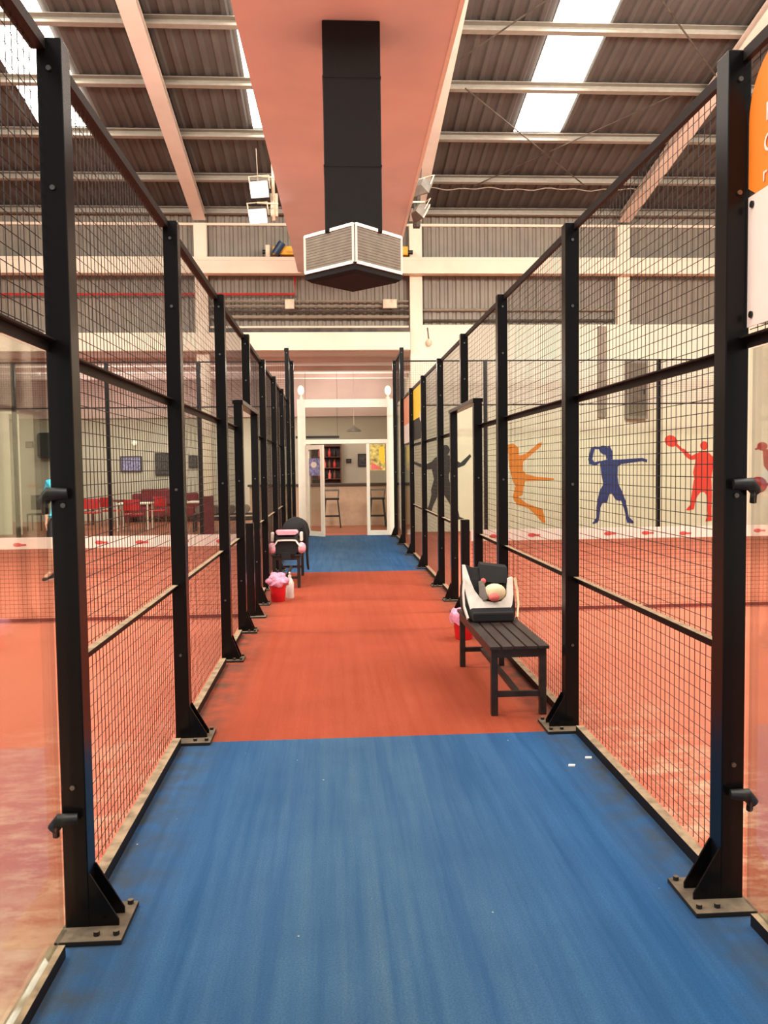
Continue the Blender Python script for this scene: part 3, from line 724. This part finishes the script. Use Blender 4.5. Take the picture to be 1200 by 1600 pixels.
e = empty('poster', (xo1+.3, DY-.012, 1.9), 'yellow and pink poster stuck on the fixed door glass', 'poster', 'posters on the door')
a, b_ = at(578, 694, DY-.014), at(602, 735, DY-.014)
MB().box(a.x, b_.x, DY-.012, DY-.008, b_.z, a.z).build('sheet', 'postery', e)
MB().prism([(b_.x-.02, DY-.014, b_.z+.12), (b_.x-.02, DY-.014, a.z-.04), (a.x+.2, DY-.014, a.z-.1), (a.x+.22, DY-.014, b_.z+.25)], (0, .002, 0)).build('yellow_mark', 'banneryel', e)
MB().prism([(a.x+.02, DY-.014, b_.z+.02), (b_.x-.05, DY-.014, b_.z+.03), (a.x+.03, DY-.014, b_.z+.2)], (0, .002, 0)).build('coral_mark', 'hotpink', e)
for (px, py), l in (((470, 612), 'glowing lamp standing on the left end of the white door frame'), ((606, 612), 'glowing lamp standing on the right end of the white door frame')):
    p = at(px, py, DY)
    e = empty('lamp', (p.x, DY, zt_), l, 'lamp', 'lamps on the door frame')
    MB().lathe([(.05, 0), (.05, .04), (.025, .05), (.025, p.z-zt_-.05)], (p.x, DY, zt_), 14).build('lamp_base', 'whitepaint', e, smooth=True)
    MB().ball((p.x, DY, p.z+.03), .075, .075, .11).build('globe', 'lampglow', e, smooth=True)

# ------------------------------------------------------------------ bar and lounge behind
e = empty('bar_counter', (.2, 23, 0), 'beige bar counter with dark top seen through the white door', 'counter')
MB().box(-2.3, 2.28, 22.9, 23.5, 0, 1.1).build('front', 'counter', e)
MB().box(-2.35, 2.29, 22.82, 23.6, 1.1, 1.16).build('worktop', 'countertop', e, bevel=.008)
def stool(x, y, label):
    e = empty('bar_stool', (x, y, 0), label, 'stool', 'bar stools')
    MB().box(x-.2, x+.2, y-.2, y+.2, .74, .79).build('seat', 'black', e, bevel=.015)
    for sx in (-1, 1):
        for sy in (-1, 1): MB().bar((x+sx*.16, y+sy*.16, .74), (x+sx*.23, y+sy*.23, 0), .035).build('leg', 'black', e)
    fr = MB()
    for z, k in ((.3, .205),):
        for s in (-1, 1): fr.bar((x-k, y+s*k, z), (x+k, y+s*k, z), .025); fr.bar((x+s*k, y-k, z), (x+s*k, y+k, z), .025)
    fr.build('foot_rail', 'black', e)
    bk = MB()
    for s in (-1, 1): bk.bar((x+s*.17, y-.18, .79), (x+s*.19, y-.21, 1.0), .03)
    bk.bar((x-.2, y-.21, 1.0), (x+.2, y-.21, 1.0), .03, .05); bk.build('backrest', 'steel', e)
p = at(519, 822, 22.3); stool(p.x, 22.3, 'dark bar stool left of the doorway before the counter')
p = at(590, 822, 22.2); stool(p.x, 22.2, 'dark bar stool behind the fixed glass on the right of the door')
# ceiling track seen through the transom
a, b_ = at(478, 683, 24.5), at(530, 683, 24.5)
tag(MB().box(a.x-.3, b_.x, 24.45, 24.55, a.z-.04, a.z+.03).bar((a.x, 24.5, a.z), (a.x, 24.5, 4.42), .008).bar((b_.x-.05, 24.5, a.z), (b_.x-.05, 24.5, 4.42), .008).build('hanging_light_track', 'ink'), 'dark hanging light track seen through the door transom', 'light track')
a = at(553, 672, 24.0)
e = empty('hanging_lamp', a, 'dark shaded lamp hanging behind the door transom', 'lamp')
MB().lathe([(.22, -.04), (.2, .0), (.05, .1), (.03, .14)], (a.x, 24, a.z), 18).build('lamp_shade', 'steel', e, smooth=True)
MB().tube([(a.x, 24, a.z+.14), (a.x, 24, 4.42)], .006, 6).build('cord', 'soffit', e)
# bottle shelf
e = empty('shelf_unit', (-.2, 26.8, 0), 'dark shelf unit stacked with red goods behind the bar counter', 'shelf')
a, b_ = at(505, 692, 26.9), at(534, 757, 26.9)
MB().box(a.x-.4, b_.x, 26.8, 26.98, .6, a.z).build('back_panel', 'shelfgoods', e)
sh = MB()
lv = [1.25, 1.6, 1.95, 2.3]
for z in lv: sh.box(a.x-.4, b_.x, 26.5, 26.8, z-.02, z)
for x in (a.x-.4, b_.x-.04): sh.box(x, x+.04, 26.48, 26.98, .6, a.z+.02)
sh.build('shelf_board', 'woodbrown', e)
rr = random.Random(5)
gl = ['topmost', 'second', 'third', 'lowest']
for zi, z in enumerate(lv[:-1]):
    n = 4
    for k in range(n):
        x = a.x-.2+(b_.x-a.x)*(k+.5)/n*1.1
        mb = MB().lathe([(.045, 0), (.05, .02), (.05, .16), (.018, .21), (.018, .27)], (x, 26.62, z+.001), 10)
        tag(mb.build('bottle', ('redpipe', 'black', 'hotpink', 'woodbrown')[(k+zi) % 4], smooth=True), 'small bottle on the dark shelf unit behind the bar', 'bottle', 'bottles behind the bar')
def picture(px0, py0, px1, py1, label, Y=26.96, m_='photo'):
    a, b_ = at(px0, py0, Y), at(px1, py1, Y)
    e = empty('picture_frame', (a+b_)/2, label, 'picture', 'wall pictures in the lounge')
    MB().box(a.x, b_.x, Y-.02, Y+.035, b_.z, a.z).build('frame', 'ink', e)
    MB().box(a.x+.04, b_.x-.04, Y-.025, Y-.02, b_.z+.04, a.z-.04).build('print', m_, e)
picture(559, 709, 573, 729, 'dark framed picture on the wall seen through the open doorway')
picture(541, 717, 549, 723, 'tiny dark picture above the counter in the doorway')
picture(188, 713, 222, 737, 'wide dark picture on the lounge wall above the tables', m_='posterblue')
picture(242, 708, 266, 743, 'tall dark picture on the lounge wall above the red sofa')
picture(295, 712, 309, 731, 'small picture on the lounge wall left of the column')
picture(40, 690, 52, 700, 'small reddish picture on the lounge wall at far left', m_='woodbrown')
a, b_ = at(70, 677, 26.9), at(82, 716, 26.9)
tag(MB().loft([rrect((a.x+b_.x)/2, (a.z+b_.z)/2, .5, .8, .1, 26.6), rrect((a.x+b_.x)/2, (a.z+b_.z)/2, .5, .8, .1, 26.99)]).build('wall_speaker', 'ink', smooth=True), 'rounded dark speaker hung high on the lounge wall', 'speaker')
p = at(210, 692, 26.9)
tag(MB().ball(p, .08, .05, .08).build('wall_lamp', 'lampglow', smooth=True), 'small yellow glowing lamp on the lounge wall', 'lamp')
# white partition and frame at far left
e = empty('partition', (-8.1, 21.6, 0), 'pale partition panel with white frame at the far left of the lounge', 'partition')
a, b_ = at(-40, 640, 21.6), at(19, 838, 21.6)
MB().box(a.x, b_.x, 21.6, 21.66, 0, 3.05).build('panel', 'wallwhite', e)
c, d = at(26, 640, 21.6), at(34, 838, 21.6)
MB().box(c.x, d.x, 21.58, 21.68, 0, 3.1).box(a.x, d.x, 21.58, 21.68, 3.05, 3.12).build('frame', 'whitepaint', e)
def chair(x, y, rot, label):
    e = empty('red_chair', (x, y, 0), label, 'chair', 'red chairs in the lounge')
    MB().box(x-.22, x+.22, y-.22, y+.22, .43, .47).build('seat', 'chairred', e, bevel=.015)
    pts = []
    c, s_ = math.cos(rot), math.sin(rot)
    def R(a, b): return (x+a*c-b*s_, y+a*s_+b*c)
    mb = MB(); n = 6
    rings = []
    for k in range(n+1):
        a = -.21+.42*k/n; b = -.24+.05*(1-(2*k/n-1)**2)*-1
        p0 = R(a, b); p1 = R(a, b+.025)
        rings.append([Vector((p0[0], p0[1], .56)), Vector((p1[0], p1[1], .56)), Vector((p1[0], p1[1], .84)), Vector((p0[0], p0[1], .84))])
    mb.loft(rings); mb.build('backrest', 'chairred', e)
    for sx in (-1, 1):
        for sy in (-1, 1):
            p = R(sx*.2, sy*.2); top = .82 if sy < 0 else .43
            MB().tube([(p[0], p[1], top), (p[0], p[1], 0)], .014, 6).build('leg', 'steel', e)
def table(x, y, label, w=.85):
    e = empty('lounge_table', (x, y, 0), label, 'table', 'white lounge tables')
    MB().box(x-w/2, x+w/2, y-.35, y+.35, .69, .73).build('tabletop', 'whitepaint', e, bevel=.006)
    for sx in (-1, 1):
        for sy in (-1, 1): MB().bar((x+sx*(w/2-.04), y+sy*.31, .69), (x+sx*(w/2-.04), y+sy*.31, 0), .045).build('leg', 'whitepaint', e)
p = at(212, 820, 22.6); table(p.x, 22.6, 'white lounge table with red chair tucked under it')
table(at(318, 825, 23.0).x-.25, 23.0, 'white lounge table half hidden behind the third left post', .8)
chair(at(209, 820, 22.0).x, 22.05, 0, 'red chair drawn up to the white lounge table, facing away')
chair(at(140, 820, 23.0).x, 23.2, .3, 'red chair at the left beside the nearest left post')
chair(at(243, 815, 23.6).x, 23.7, 2.8, 'red chair on the right side of the white lounge table')
chair(at(172, 815, 24).x, 24.2, -.4, 'red chair behind the slim far glass post')
e = empty('dark_table', (at(157, 820, 24.3).x, 24.9, 0), 'dark brown table behind the red chairs on the left', 'table')
p = e.location
MB().box(p.x-.5, p.x+.5, 24.6, 25.2, .68, .73).build('tabletop', 'woodbrown', e)
for sx in (-1, 1):
    for sy in (-1, 1): MB().bar((p.x+sx*.44, 24.9+sy*.25, .68), (p.x+sx*.44, 24.9+sy*.25, 0), .05).build('leg', 'woodbrown', e)
e = empty('sofa', (-5.6, 26.3, 0), 'dark red sofa along the back wall of the lounge', 'sofa')
a, b_ = at(205, 780, 26), at(305, 780, 26)
MB().box(a.x-.1, b_.x, 25.75, 26.5, .15, .45).build('seat', 'sofared', e, bevel=.04)
MB().box(a.x-.1, b_.x, 26.5, 26.75, .15, .86).box(a.x+.2, a.x+1.1, 26.4, 26.6, .5, 1.0).build('backrest', 'sofared', e, bevel=.05)
for x in (a.x-.18, b_.x): MB().box(x, x+.18, 25.75, 26.75, .0, .62).build('arm', 'sofared', e, bevel=.04)
# dumbbell rack / dark low unit behind the third post
e = empty('equipment_rack', (-3.1, 21.5, 0), 'low black rack with round grey weights beside the column foot', 'rack')
a, b_ = at(302, 808, 21.6), at(402, 835, 21.6)
MB().box(a.x, b_.x, 21.4, 21.45, .28, .36).box(a.x, b_.x, 21.8, 21.85, .28, .36).box(a.x, b_.x, 21.4, 21.85, .42, .46).build('frame', 'ink', e)
for x in (a.x+.03, (a.x+b_.x)/2, b_.x-.03):
    for y in (21.43, 21.82): MB().bar((x, y, 0), (x, y, .42), .05).build('leg', 'ink', e)
for k in range(4):
    x = a.x+.2+k*.38
    tag(MB().tube([(x, 21.36, .57), (x, 21.5, .57)], .11, 16).tube([(x, 21.5, .57), (x, 21.6, .57)], .03, 8).tube([(x, 21.6, .57), (x, 21.74, .57)], .11, 16).build('dumbbell', 'steel', smooth=True),
        'grey dumbbell lying on the low black rack', 'dumbbell', 'dumbbells on the rack')
e = empty('side_table', (at(58, 825, 23).x, 23, 0), 'small dark chair left of the person in turquoise', 'chair')
p = e.location
MB().box(p.x-.2, p.x+.2, 22.8, 23.2, .42, .46).build('seat', 'ink', e)
MB().box(p.x-.2, p.x+.2, 23.17, 23.2, .55, .95).build('backrest', 'ink', e)
for sx in (-1, 1):
    for sy in (-1, 1): MB().bar((p.x+sx*.18, 23+sy*.18, .46), (p.x+sx*.18, 23+sy*.18, 0), .03).build('leg', 'ink', e)
e.name = 'dark_chair'

# ------------------------------------------------------------------ benches
def bench(x0, x1, y0, y1, label):
    e = empty('bench', ((x0+x1)/2, (y0+y1)/2, .012), label, 'bench', 'dark wooden benches')
    st = MB(); n = 5; w = (x1-x0)/n
    for k in range(n): st.box(x0+k*w+.006, x0+(k+1)*w-.006, y0, y1, .44, .462)
    st.build('seat', 'bench', e, bevel=.003)
    ap = MB()
    ap.box(x0+.03, x1-.03, y0+.03, y0+.055, .385, .44).box(x0+.03, x1-.03, y1-.055, y1-.03, .385, .44)
    ap.box(x0+.02, x0+.045, y0+.03, y1-.03, .385, .44).box(x1-.045, x1-.02, y0+.03, y1-.03, .385, .44); ap.build('apron', 'bench', e)
    for x in (x0+.04, x1-.04):
        for y in (y0+.05, y1-.05): MB().box(x-.021, x+.021, y-.021, y+.021, .012, .44).build('leg', 'bench', e, bevel=.003)
    for y in (y0+.05, y1-.05): MB().box(x0+.06, x1-.06, y-.012, y+.012, .13, .165).build('stretcher', 'bench', e)
    MB().box((x0+x1)/2-.018, (x0+x1)/2+.018, y0+.06, y1-.06, .135, .16).build('stretcher', 'bench', e)
    return e
bench(.955, 1.345, 5.1, 6.5, 'dark slatted bench in front of the right fence carrying a racket bag')
bench(-.845, -.44, 10.95, 12.3, 'dark bench before the left fence carrying bags')

# ------------------------------------------------------------------ racket bag on the near bench
bx, by, bz = 1.14, 6.0, .463
e = empty('racket_bag', (bx, by, bz), 'open white and black racket bag on the bench in front of right fence', 'bag')
MB().loft([rrect(bx, bz+.03, .3, .06, .02, by-.07), rrect(bx, bz+.05, .36, .1, .04, by+.0), rrect(bx, bz+.105, .39, .21, .06, by+.1), rrect(bx, bz+.15, .39, .3, .08, by+.22), rrect(bx, bz+.11, .34, .22, .06, by+.4)]).build('body', 'blackfabric', e, smooth=True)
# white U shaped mouth panel leaning back
TL = math.radians(24)
def tp_(x, z, y=0): return Vector((bx+x, by-.055+z*math.sin(TL)+y, bz+z*math.cos(TL)))
outer = [(-.19, .43), (-.195, .31), (-.175, .18), (-.155, .075), (-.06, .066), (.04, .066), (.13, .075), (.155, .12), (.172, .2), (.178, .33)]
inner = [(-.17, .43), (-.14, .31), (-.115, .235), (-.075, .175), (-.025, .148), (.03, .138), (.08, .148), (.115, .185), (.13, .24), (.14, .32)]
u = MB()
for k in range(len(outer)-1):
    u.prism([tp_(*outer[k]), tp_(*outer[k+1]), tp_(*inner[k+1]), tp_(*inner[k])], (0, .035, 0))
u.build('mouth_panel', 'whitefabric', e)['label'] = 'white U shaped mouth panel'
MB().prism([tp_(x, z, .04) for x, z in inner]+[tp_(.13, .41, .06), tp_(.05, .42, .06), tp_(-.1, .4, .05)], (0, .05, 0)).build('lining', 'blackfabric', e)
MB().loft([[tp_(x, z+dz, y) for x, z in ((-.06, .3), (.13, .28), (.15, .3), (-.05, .33))] for dz, y in ((0, .02), (.1, .04), (.115, .1))]).build('flap', 'blackfabric', e, smooth=True)
MB().ball(tp_(.035, .215, .015), .085, .06, .065, 18, 10).build('towel', 'cream', e, smooth=True)
MB().tube([tp_(-.06, .3, .01), tp_(-.055, .2, -.005), tp_(-.04, .16, -.005)], [.02, .03, .02], 8).build('racket_grip', 'greyfabric', e, smooth=True)
MB().ball(tp_(.02, .185, -.035), .04, .03, .03, 12, 8).build('wristband', 'hotpink', e, smooth=True)
MB().ball(tp_(-.045, .305, -.0), .02, .015, .022, 10, 7).build('tag', 'hotpink', e, smooth=True)
for s in (-1, 1):
    st = MB(); pts = [Vector((bx+s*.19, by+.06, bz+.3)), Vector((bx+s*.202, by+.03, bz+.2)), Vector((bx+s*.2, by-.0, bz+.1)), Vector((bx+s*.18, by-.05, bz+.02))]
    for a, b_ in zip(pts[:-1], pts[1:]): st.bar(a, b_, .035, .012, up=(1, 0, 0))
    st.build('strap', 'whitefabric' if s < 0 else 'cream', e)
MB().box(bx-.15, bx+.15, by-.1, by-.06, bz+.002, bz+.072).build('pocket', 'blackfabric', e, bevel=.012)

# ------------------------------------------------------------------ buckets
def bucket(x, y, label, seed, fluffy):
    e = empty('bucket', (x, y, .012), label, 'bucket', 'red buckets')
    MB().lathe([(.075, 0), (.08, .01), (.1, .2), (.106, .2), (.106, .215), (.098, .215), (.096, .19)], (x, y, .012), 22).build('pail', 'red', e, smooth=True)
    rr = random.Random(seed)
    mb = MB()
    h = .1 if fluffy else .07
    mb.lathe([(.107, -.06 if not fluffy else -.02), (.118, .0), (.125, .03), (.1, .06), (.05, h*.7)], (x, y, .222), 18)
    n = 18
    for i in range(len(mb.v)):
        v = mb.v[i]; g = 1+rr.uniform(-.12, .16)
        mb.v[i] = (x+(v[0]-x)*g, y+(v[1]-y)*g, v[2]+rr.uniform(-.012, .018))
    if fluffy:
        for k in range(9):
            a = rr.uniform(0, 2*PI); r = rr.uniform(.03, .1)
            mb.ball((x+r*math.cos(a)*1.15, y+r*math.sin(a), .27+rr.uniform(-.01, .04)), rr.uniform(.05, .075), .05, rr.uniform(.035, .055), 10, 7, .18, rr)
    mb.build('bag_liner', 'pinkbag', e, smooth=True)
    hd = MB().tube([(x+.107*math.cos(a), y-.02, .2-.09*math.sin(a) if not fluffy else .2-.06*math.sin(a)) for a in [PI*k/10 for k in range(11)]], .004, 6)
    hd.build('handle', 'hose', e)
bucket(1.17, 7.5, 'red bucket with pink liner behind the far end of the near bench', 4, False)
bucket(-.685, 9.885, 'red bucket overflowing with pink bag beside the left fence', 9, True)
e = empty('spray_bottle', (-.555, 10.12, .012), 'white plastic bottle standing beside the left red bucket', 'bottle')
MB().lathe([(.045, 0), (.05, .01), (.05, .19), (.03, .235), (.018, .25)], (-.555, 10.12, .012), 16).build('bottle_body', 'bottle', e, smooth=True)
MB().lathe([(.02, .25), (.02, .285), (.008, .29), (.008, .32)], (-.555, 10.12, .012), 12).bar((-.555, 10.13, .325), (-.555, 10.06, .33), .018).build('cap', 'hose', e)

# ------------------------------------------------------------------ bags on the far left bench
lx, ly, lz = -.63, 11.1, .463
e = empty('sports_bag', (lx, ly, lz), 'black and white sports bag with pink towel on the left bench', 'bag', None)
MB().loft([rrect(lx, lz+.11, .3, .22, .07, ly-.16), rrect(lx, lz+.13, .36, .26, .08, ly-.08), rrect(lx, lz+.13, .36, .26, .08, ly+.25), rrect(lx, lz+.12, .3, .22, .07, ly+.32)]).build('body', 'blackfabric', e, smooth=True)
MB().loft([rrect(lx-.0, lz+.285, .26, .05, .024, ly-.17), rrect(lx, lz+.29, .3, .06, .028, ly-.05), rrect(lx, lz+.285, .28, .05, .024, ly+.1)]).build('towel', 'pink', e, smooth=True)
for s in (-1, 1):
    MB().ball((lx+s*.19, ly-.12, lz+.082), .06, .06, .075, 12, 8).build('corner_pad', 'pink', e, smooth=True)
    MB().box(lx+s*.17, lx+s*.21, ly-.13, ly-.02, lz+.17, lz+.29).build('side_band', 'whitefabric', e, bevel=.012)
pp = MB(); ar = [(-.19, .1), (-.15, .14), (-.12, .185), (-.06, .19), (.06, .19), (.12, .185), (.15, .14), (.19, .1)]
for a, b_ in zip(ar[:-1], ar[1:]): pp.bar((lx+a[0], ly-.175, lz+a[1]), (lx+b_[0], ly-.175, lz+b_[1]), .02, .02)
pp.build('piping', 'whitefabric', e)
MB().loft([rrect(lx-.01, lz-.02, .12, .1, .03, ly-.2), rrect(lx-.01, lz-.02, .12, .1, .03, ly-.155)]).build('hanging_strap', 'blackfabric', e)
e = empty('backpack', (lx+.06, 11.75, lz), 'black rounded backpack behind the white and black bag on left bench', 'bag', None)
rr = random.Random(2)
MB().ball((lx+.08, 11.8, lz+.23), .2, .18, .215, 18, 12, .05, rr).build('body', 'blackfabric', e, smooth=True)
MB().tube([(lx+.2, 11.62, lz+.34), (lx+.25, 11.56, lz+.2), (lx+.245, 11.55, lz-.05), (lx+.25, 11.55, lz-.2), (lx+.26, 11.55, lz-.28)], [.02, .02, .018, .018, .014], 8).build('strap', 'blackfabric', e, smooth=True)
MB().lathe([(.0, 0), (.05, 0), (.05, .02), (0.0, .02)], (lx+.08, 11.8, lz+.415), 12).build('grab_loop', 'blackfabric', e)

# ------------------------------------------------------------------ small litter on the blue turf
for k, (px, py) in enumerate(((919, 1184), (893, 1196))):
    d = _ray(px, py); tt = (.014-H)/d.z; x, y = d.x*tt, d.y*tt
    tag(MB().prism([(x-.02, y-.01, .012), (x+.015, y-.014, .012), (x+.022, y+.008, .012), (x-.012, y+.012, .012)], (0, 0, .006)).build('litter_scrap', 'debris'),
        ('larger pale scrap of litter on the blue turf near the second right post', 'smaller pale scrap of litter on the blue turf')[k], 'litter')

# ------------------------------------------------------------------ person behind the left net
def skin(name, verts, edges, radii, m_, parent, root=0, sub=2):
    me = bpy.data.meshes.new(name); me.from_pydata([tuple(v) for v in verts], edges, []); me.materials.append(MT[m_])
    o = bpy.data.objects.new(name, me); C.objects.link(o); o.parent = parent; o.matrix_parent_inverse = Matrix.Translation(-parent.location)
    s = o.modifiers.new('skin', 'SKIN'); s.use_smooth_shade = True
    lay = me.skin_vertices[0] if me.skin_vertices else None
    if lay is None:
        import bmesh
        bm = bmesh.new(); bm.from_mesh(me); bm.verts.layers.skin.verify(); bm.to_mesh(me); bm.free(); lay = me.skin_vertices[0]
    for i, r in enumerate(radii):
        lay.data[i].radius = (r, r) if not isinstance(r, tuple) else r
        lay.data[i].use_root = (i == root)
    d = o.modifiers.new('sub', 'SUBSURF'); d.levels = sub; d.render_levels = sub
    return o
gx0, gy0_ = -3.98, 12.45
e = empty('person', (gx0, gy0_, 0), 'person in turquoise shirt standing behind the net, mostly hidden by nearest left post', 'person')
def V(x, y, z): return Vector((gx0+x, gy0_+y, z))
J = dict(pel=V(0, 0, .93), waist=V(0, 0, 1.08), chest=V(0, .01, 1.3), neckb=V(0, .02, 1.46), neck=V(0, .0, 1.53), chin=V(0, -.02, 1.58), head=V(0, -.02, 1.66), top=V(0, 0, 1.74),
         lh=V(-.1, 0, .9), lk=V(-.16, -.03, .5), la=V(-.22, .03, .09), lt=V(-.25, -.13, .035), rh=V(.1, 0, .9), rk=V(.13, -.04, .5), ra=V(.15, .03, .09), rt=V(.18, -.13, .035),
         ls=V(-.17, .01, 1.42), le=V(-.24, .04, 1.13), lw=V(-.21, -.06, .9), rs=V(.17, .01, 1.42), re=V(.25, .03, 1.13), rw=V(.16, -.18, 1.0))
R_ = dict(pel=.13, waist=(.14, .1), chest=(.155, .11), neckb=.075, neck=.052, chin=.065, head=.085, top=.06, lh=.09, lk=.058, la=.038, lt=.035, rh=.09, rk=.058, ra=.038, rt=.035,
          ls=.055, le=.04, lw=.028, rs=.055, re=.04, rw=.028)
ks = list(J); ix = {k: i for i, k in enumerate(ks)}
ed = [('pel', 'waist'), ('waist', 'chest'), ('chest', 'neckb'), ('neckb', 'neck'), ('neck', 'chin'), ('chin', 'head'), ('head', 'top'), ('pel', 'lh'), ('lh', 'lk'), ('lk', 'la'), ('la', 'lt'),
      ('pel', 'rh'), ('rh', 'rk'), ('rk', 'ra'), ('ra', 'rt'), ('neckb', 'ls'), ('ls', 'le'), ('le', 'lw'), ('neckb', 'rs'), ('rs', 're'), ('re', 'rw')]
vs = [J[k] for k in ks]; rs = [R_[k] for k in ks]; es = [(ix[a], ix[b_]) for a, b_ in ed]
# fingers
for w, dr in (('lw', Vector((.0, -.05, -.1))), ('rw', Vector((-.04, -.09, -.02)))):
    d = dr.normalized(); sd = d.cross(Vector((1, .2, 0))).normalized()
    pi_ = len(vs); vs.append(J[w]+d*.06); rs.append((.034, .018)); es.append((ix[w], pi_))
    for k, (o_, ln) in enumerate(((-.028, .075), (-.01, .085), (.01, .08), (.027, .065))):
        a = len(vs); vs.append(J[w]+d*.1+sd*o_); rs.append(.0095); es.append((pi_, a))
        vs.append(J[w]+d*(.1+ln*.5)+sd*o_*1.1+Vector((.008, -.006, 0))); rs.append(.009); es.append((a, a+1))
        vs.append(J[w]+d*(.1+ln*.9)+sd*o_*1.1+Vector((.022, -.012, 0))); rs.append(.007); es.append((a+1, a+2))
    a = len(vs); vs.append(J[w]+d*.05-sd*.045); rs.append(.012); es.append((pi_, a)); vs.append(J[w]+d*.09-sd*.065); rs.append(.009); es.append((a, a+1))
skin('body', vs, es, rs, 'skin', e)
sv = ['pel', 'waist', 'chest', 'neckb', 'ls', 'rs']
shv = [J['pel']+Vector((0, 0, -.1)), J['pel']+Vector((0, 0, .02)), J['waist'], J['chest'], J['neckb']-Vector((0, 0, .02)), J['ls'], J['ls'].lerp(J['le'], .65), J['rs'], J['rs'].lerp(J['re'], .65)]
skin('shirt', shv, [(0, 1), (1, 2), (2, 3), (3, 4), (4, 5), (5, 6), (4, 7), (7, 8)], [(.16, .13), (.178, .148), (.172, .135), (.18, .135), (.1, .095), .085, .072, .085, .072], 'shirt', e, root=2)
skin('shorts', [J['pel']+Vector((0, 0, .1)), J['pel'], J['lh']-Vector((.01, 0, .05)), J['lh'].lerp(J['lk'], .85), J['rh']-Vector((-.01, 0, .05)), J['rh'].lerp(J['rk'], .85)], [(0, 1), (1, 2), (2, 3), (1, 4), (4, 5)],
     [(.16, .13), (.172, .145), .125, .1, .125, .1], 'shorts', e, root=1)
MB().ball(V(0, .03, 1.712), .097, .104, .08, 18, 12).build('hair', 'hair', e, smooth=True)
fc = MB()
fc.ball(V(0, -.118, 1.635), .014, .022, .02, 8, 6)
for s in (-1, 1): fc.ball(V(s*.095, -.01, 1.64), .012, .022, .03, 8, 6)
fc.build('face_features', 'skin', e, smooth=True)
ey = MB()
for s in (-1, 1): ey.ball(V(s*.035, -.098, 1.66), .013, .008, .008, 8, 6)
ey.build('eyes', 'ink', e, smooth=True)
MB().ball(V(0, -.098, 1.59), .024, .008, .006, 8, 6).build('mouth', 'hotpink', e, smooth=True)
for k in ('l', 'r'):
    a = J[k+'a']; b_ = J[k+'t']
    d = Vector((b_.x-a.x, b_.y-a.y, 0)).normalized(); sd = Vector((-d.y, d.x, 0)); rings = []
    for u_, w, h in ((-.09, .03, .06), (-.06, .042, .09), (0, .045, .1), (.08, .045, .07), (.15, .045, .055), (.19, .03, .035)):
        c = Vector((a.x, a.y, 0))+d*u_
        rings.append([c+sd*(w*math.cos(2*PI*q/10))+Vector((0, 0, h/2+h/2*math.sin(2*PI*q/10))) for q in range(10)])
    sh = MB().loft(rings).build('shoe', 'ink', e, smooth=True)
    MB().prism([Vector((a.x, a.y, 0))+d*u_+sd*w for u_, w in ((-.09, -.04), (.12, -.048), (.19, 0), (.12, .048), (-.09, .04))], (0, 0, .02)).build('sole', 'hose', sh)

# ------------------------------------------------------------------ light
def area(name, loc, rot, sx, sy, energy, col):
    l = bpy.data.lights.new(name, 'AREA'); l.shape = 'RECTANGLE'; l.size = sx; l.size_y = sy; l.energy = energy; l.color = col
    o = bpy.data.objects.new(name, l); C.objects.link(o); o.location = loc; o.rotation_euler = rot; return o
WARM = (1, .92, .82)
area('court_lamp_left', (-5.5, 4.0, 7.3), (0, 0, 0), 5, 8, 1300, WARM)
area('court_lamp_right', (6.2, 4.0, 7.3), (0, 0, 0), 5, 8, 950, WARM)
area('corridor_lamp', (.25, 1.2, 6.6), (math.radians(18), 0, 0), 1.6, 3, 170, WARM)
area('back_wall_fill_left', (-5.5, 8.6, 7.2), (math.radians(48), 0, 0), 6, 1.5, 900, WARM)  # added fill above the frame, tilted to brighten the back wall
area('back_wall_fill_right', (6.0, 8.6, 7.2), (math.radians(58), 0, 0), 6, 1.5, 1250, WARM)  # added fill, lifts the white end wall; no fixture modelled
area('lounge_lamp', (-5, 23.9, 4.25), (0, 0, 0), 6, 1.5, 230, (1, .92, .8))
area('soffit_fill', (.3, 25.2, 3.2), (PI, 0, 0), 3, 1, 60, (1, .9, .78))  # added upward fill that brightens the soffit over the bar, no real lamp
area('soffit_fill', (-5.5, 23.9, 3.3), (PI, 0, 0), 6, 1.5, 110, (1, .92, .82))  # second added upward fill, for the soffit in the left lounge
area('bar_lamp', (.2, 22.0, 4.25), (0, 0, 0), 2.5, 1, 90, (1, .9, .74))
w = bpy.data.worlds.new('world'); SC.world = w; w.use_nodes = True
w.node_tree.nodes['Background'].inputs[0].default_value = (1, .94, .86, 1); w.node_tree.nodes['Background'].inputs[1].default_value = .75
SC.view_settings.view_transform = 'Standard'; SC.view_settings.look = 'None'; SC.view_settings.exposure = 0
try:
    SC.cycles.use_denoising = True; SC.cycles.max_bounces = 8; SC.cycles.transparent_max_bounces = 24; SC.cycles.sample_clamp_indirect = 6
except Exception: pass
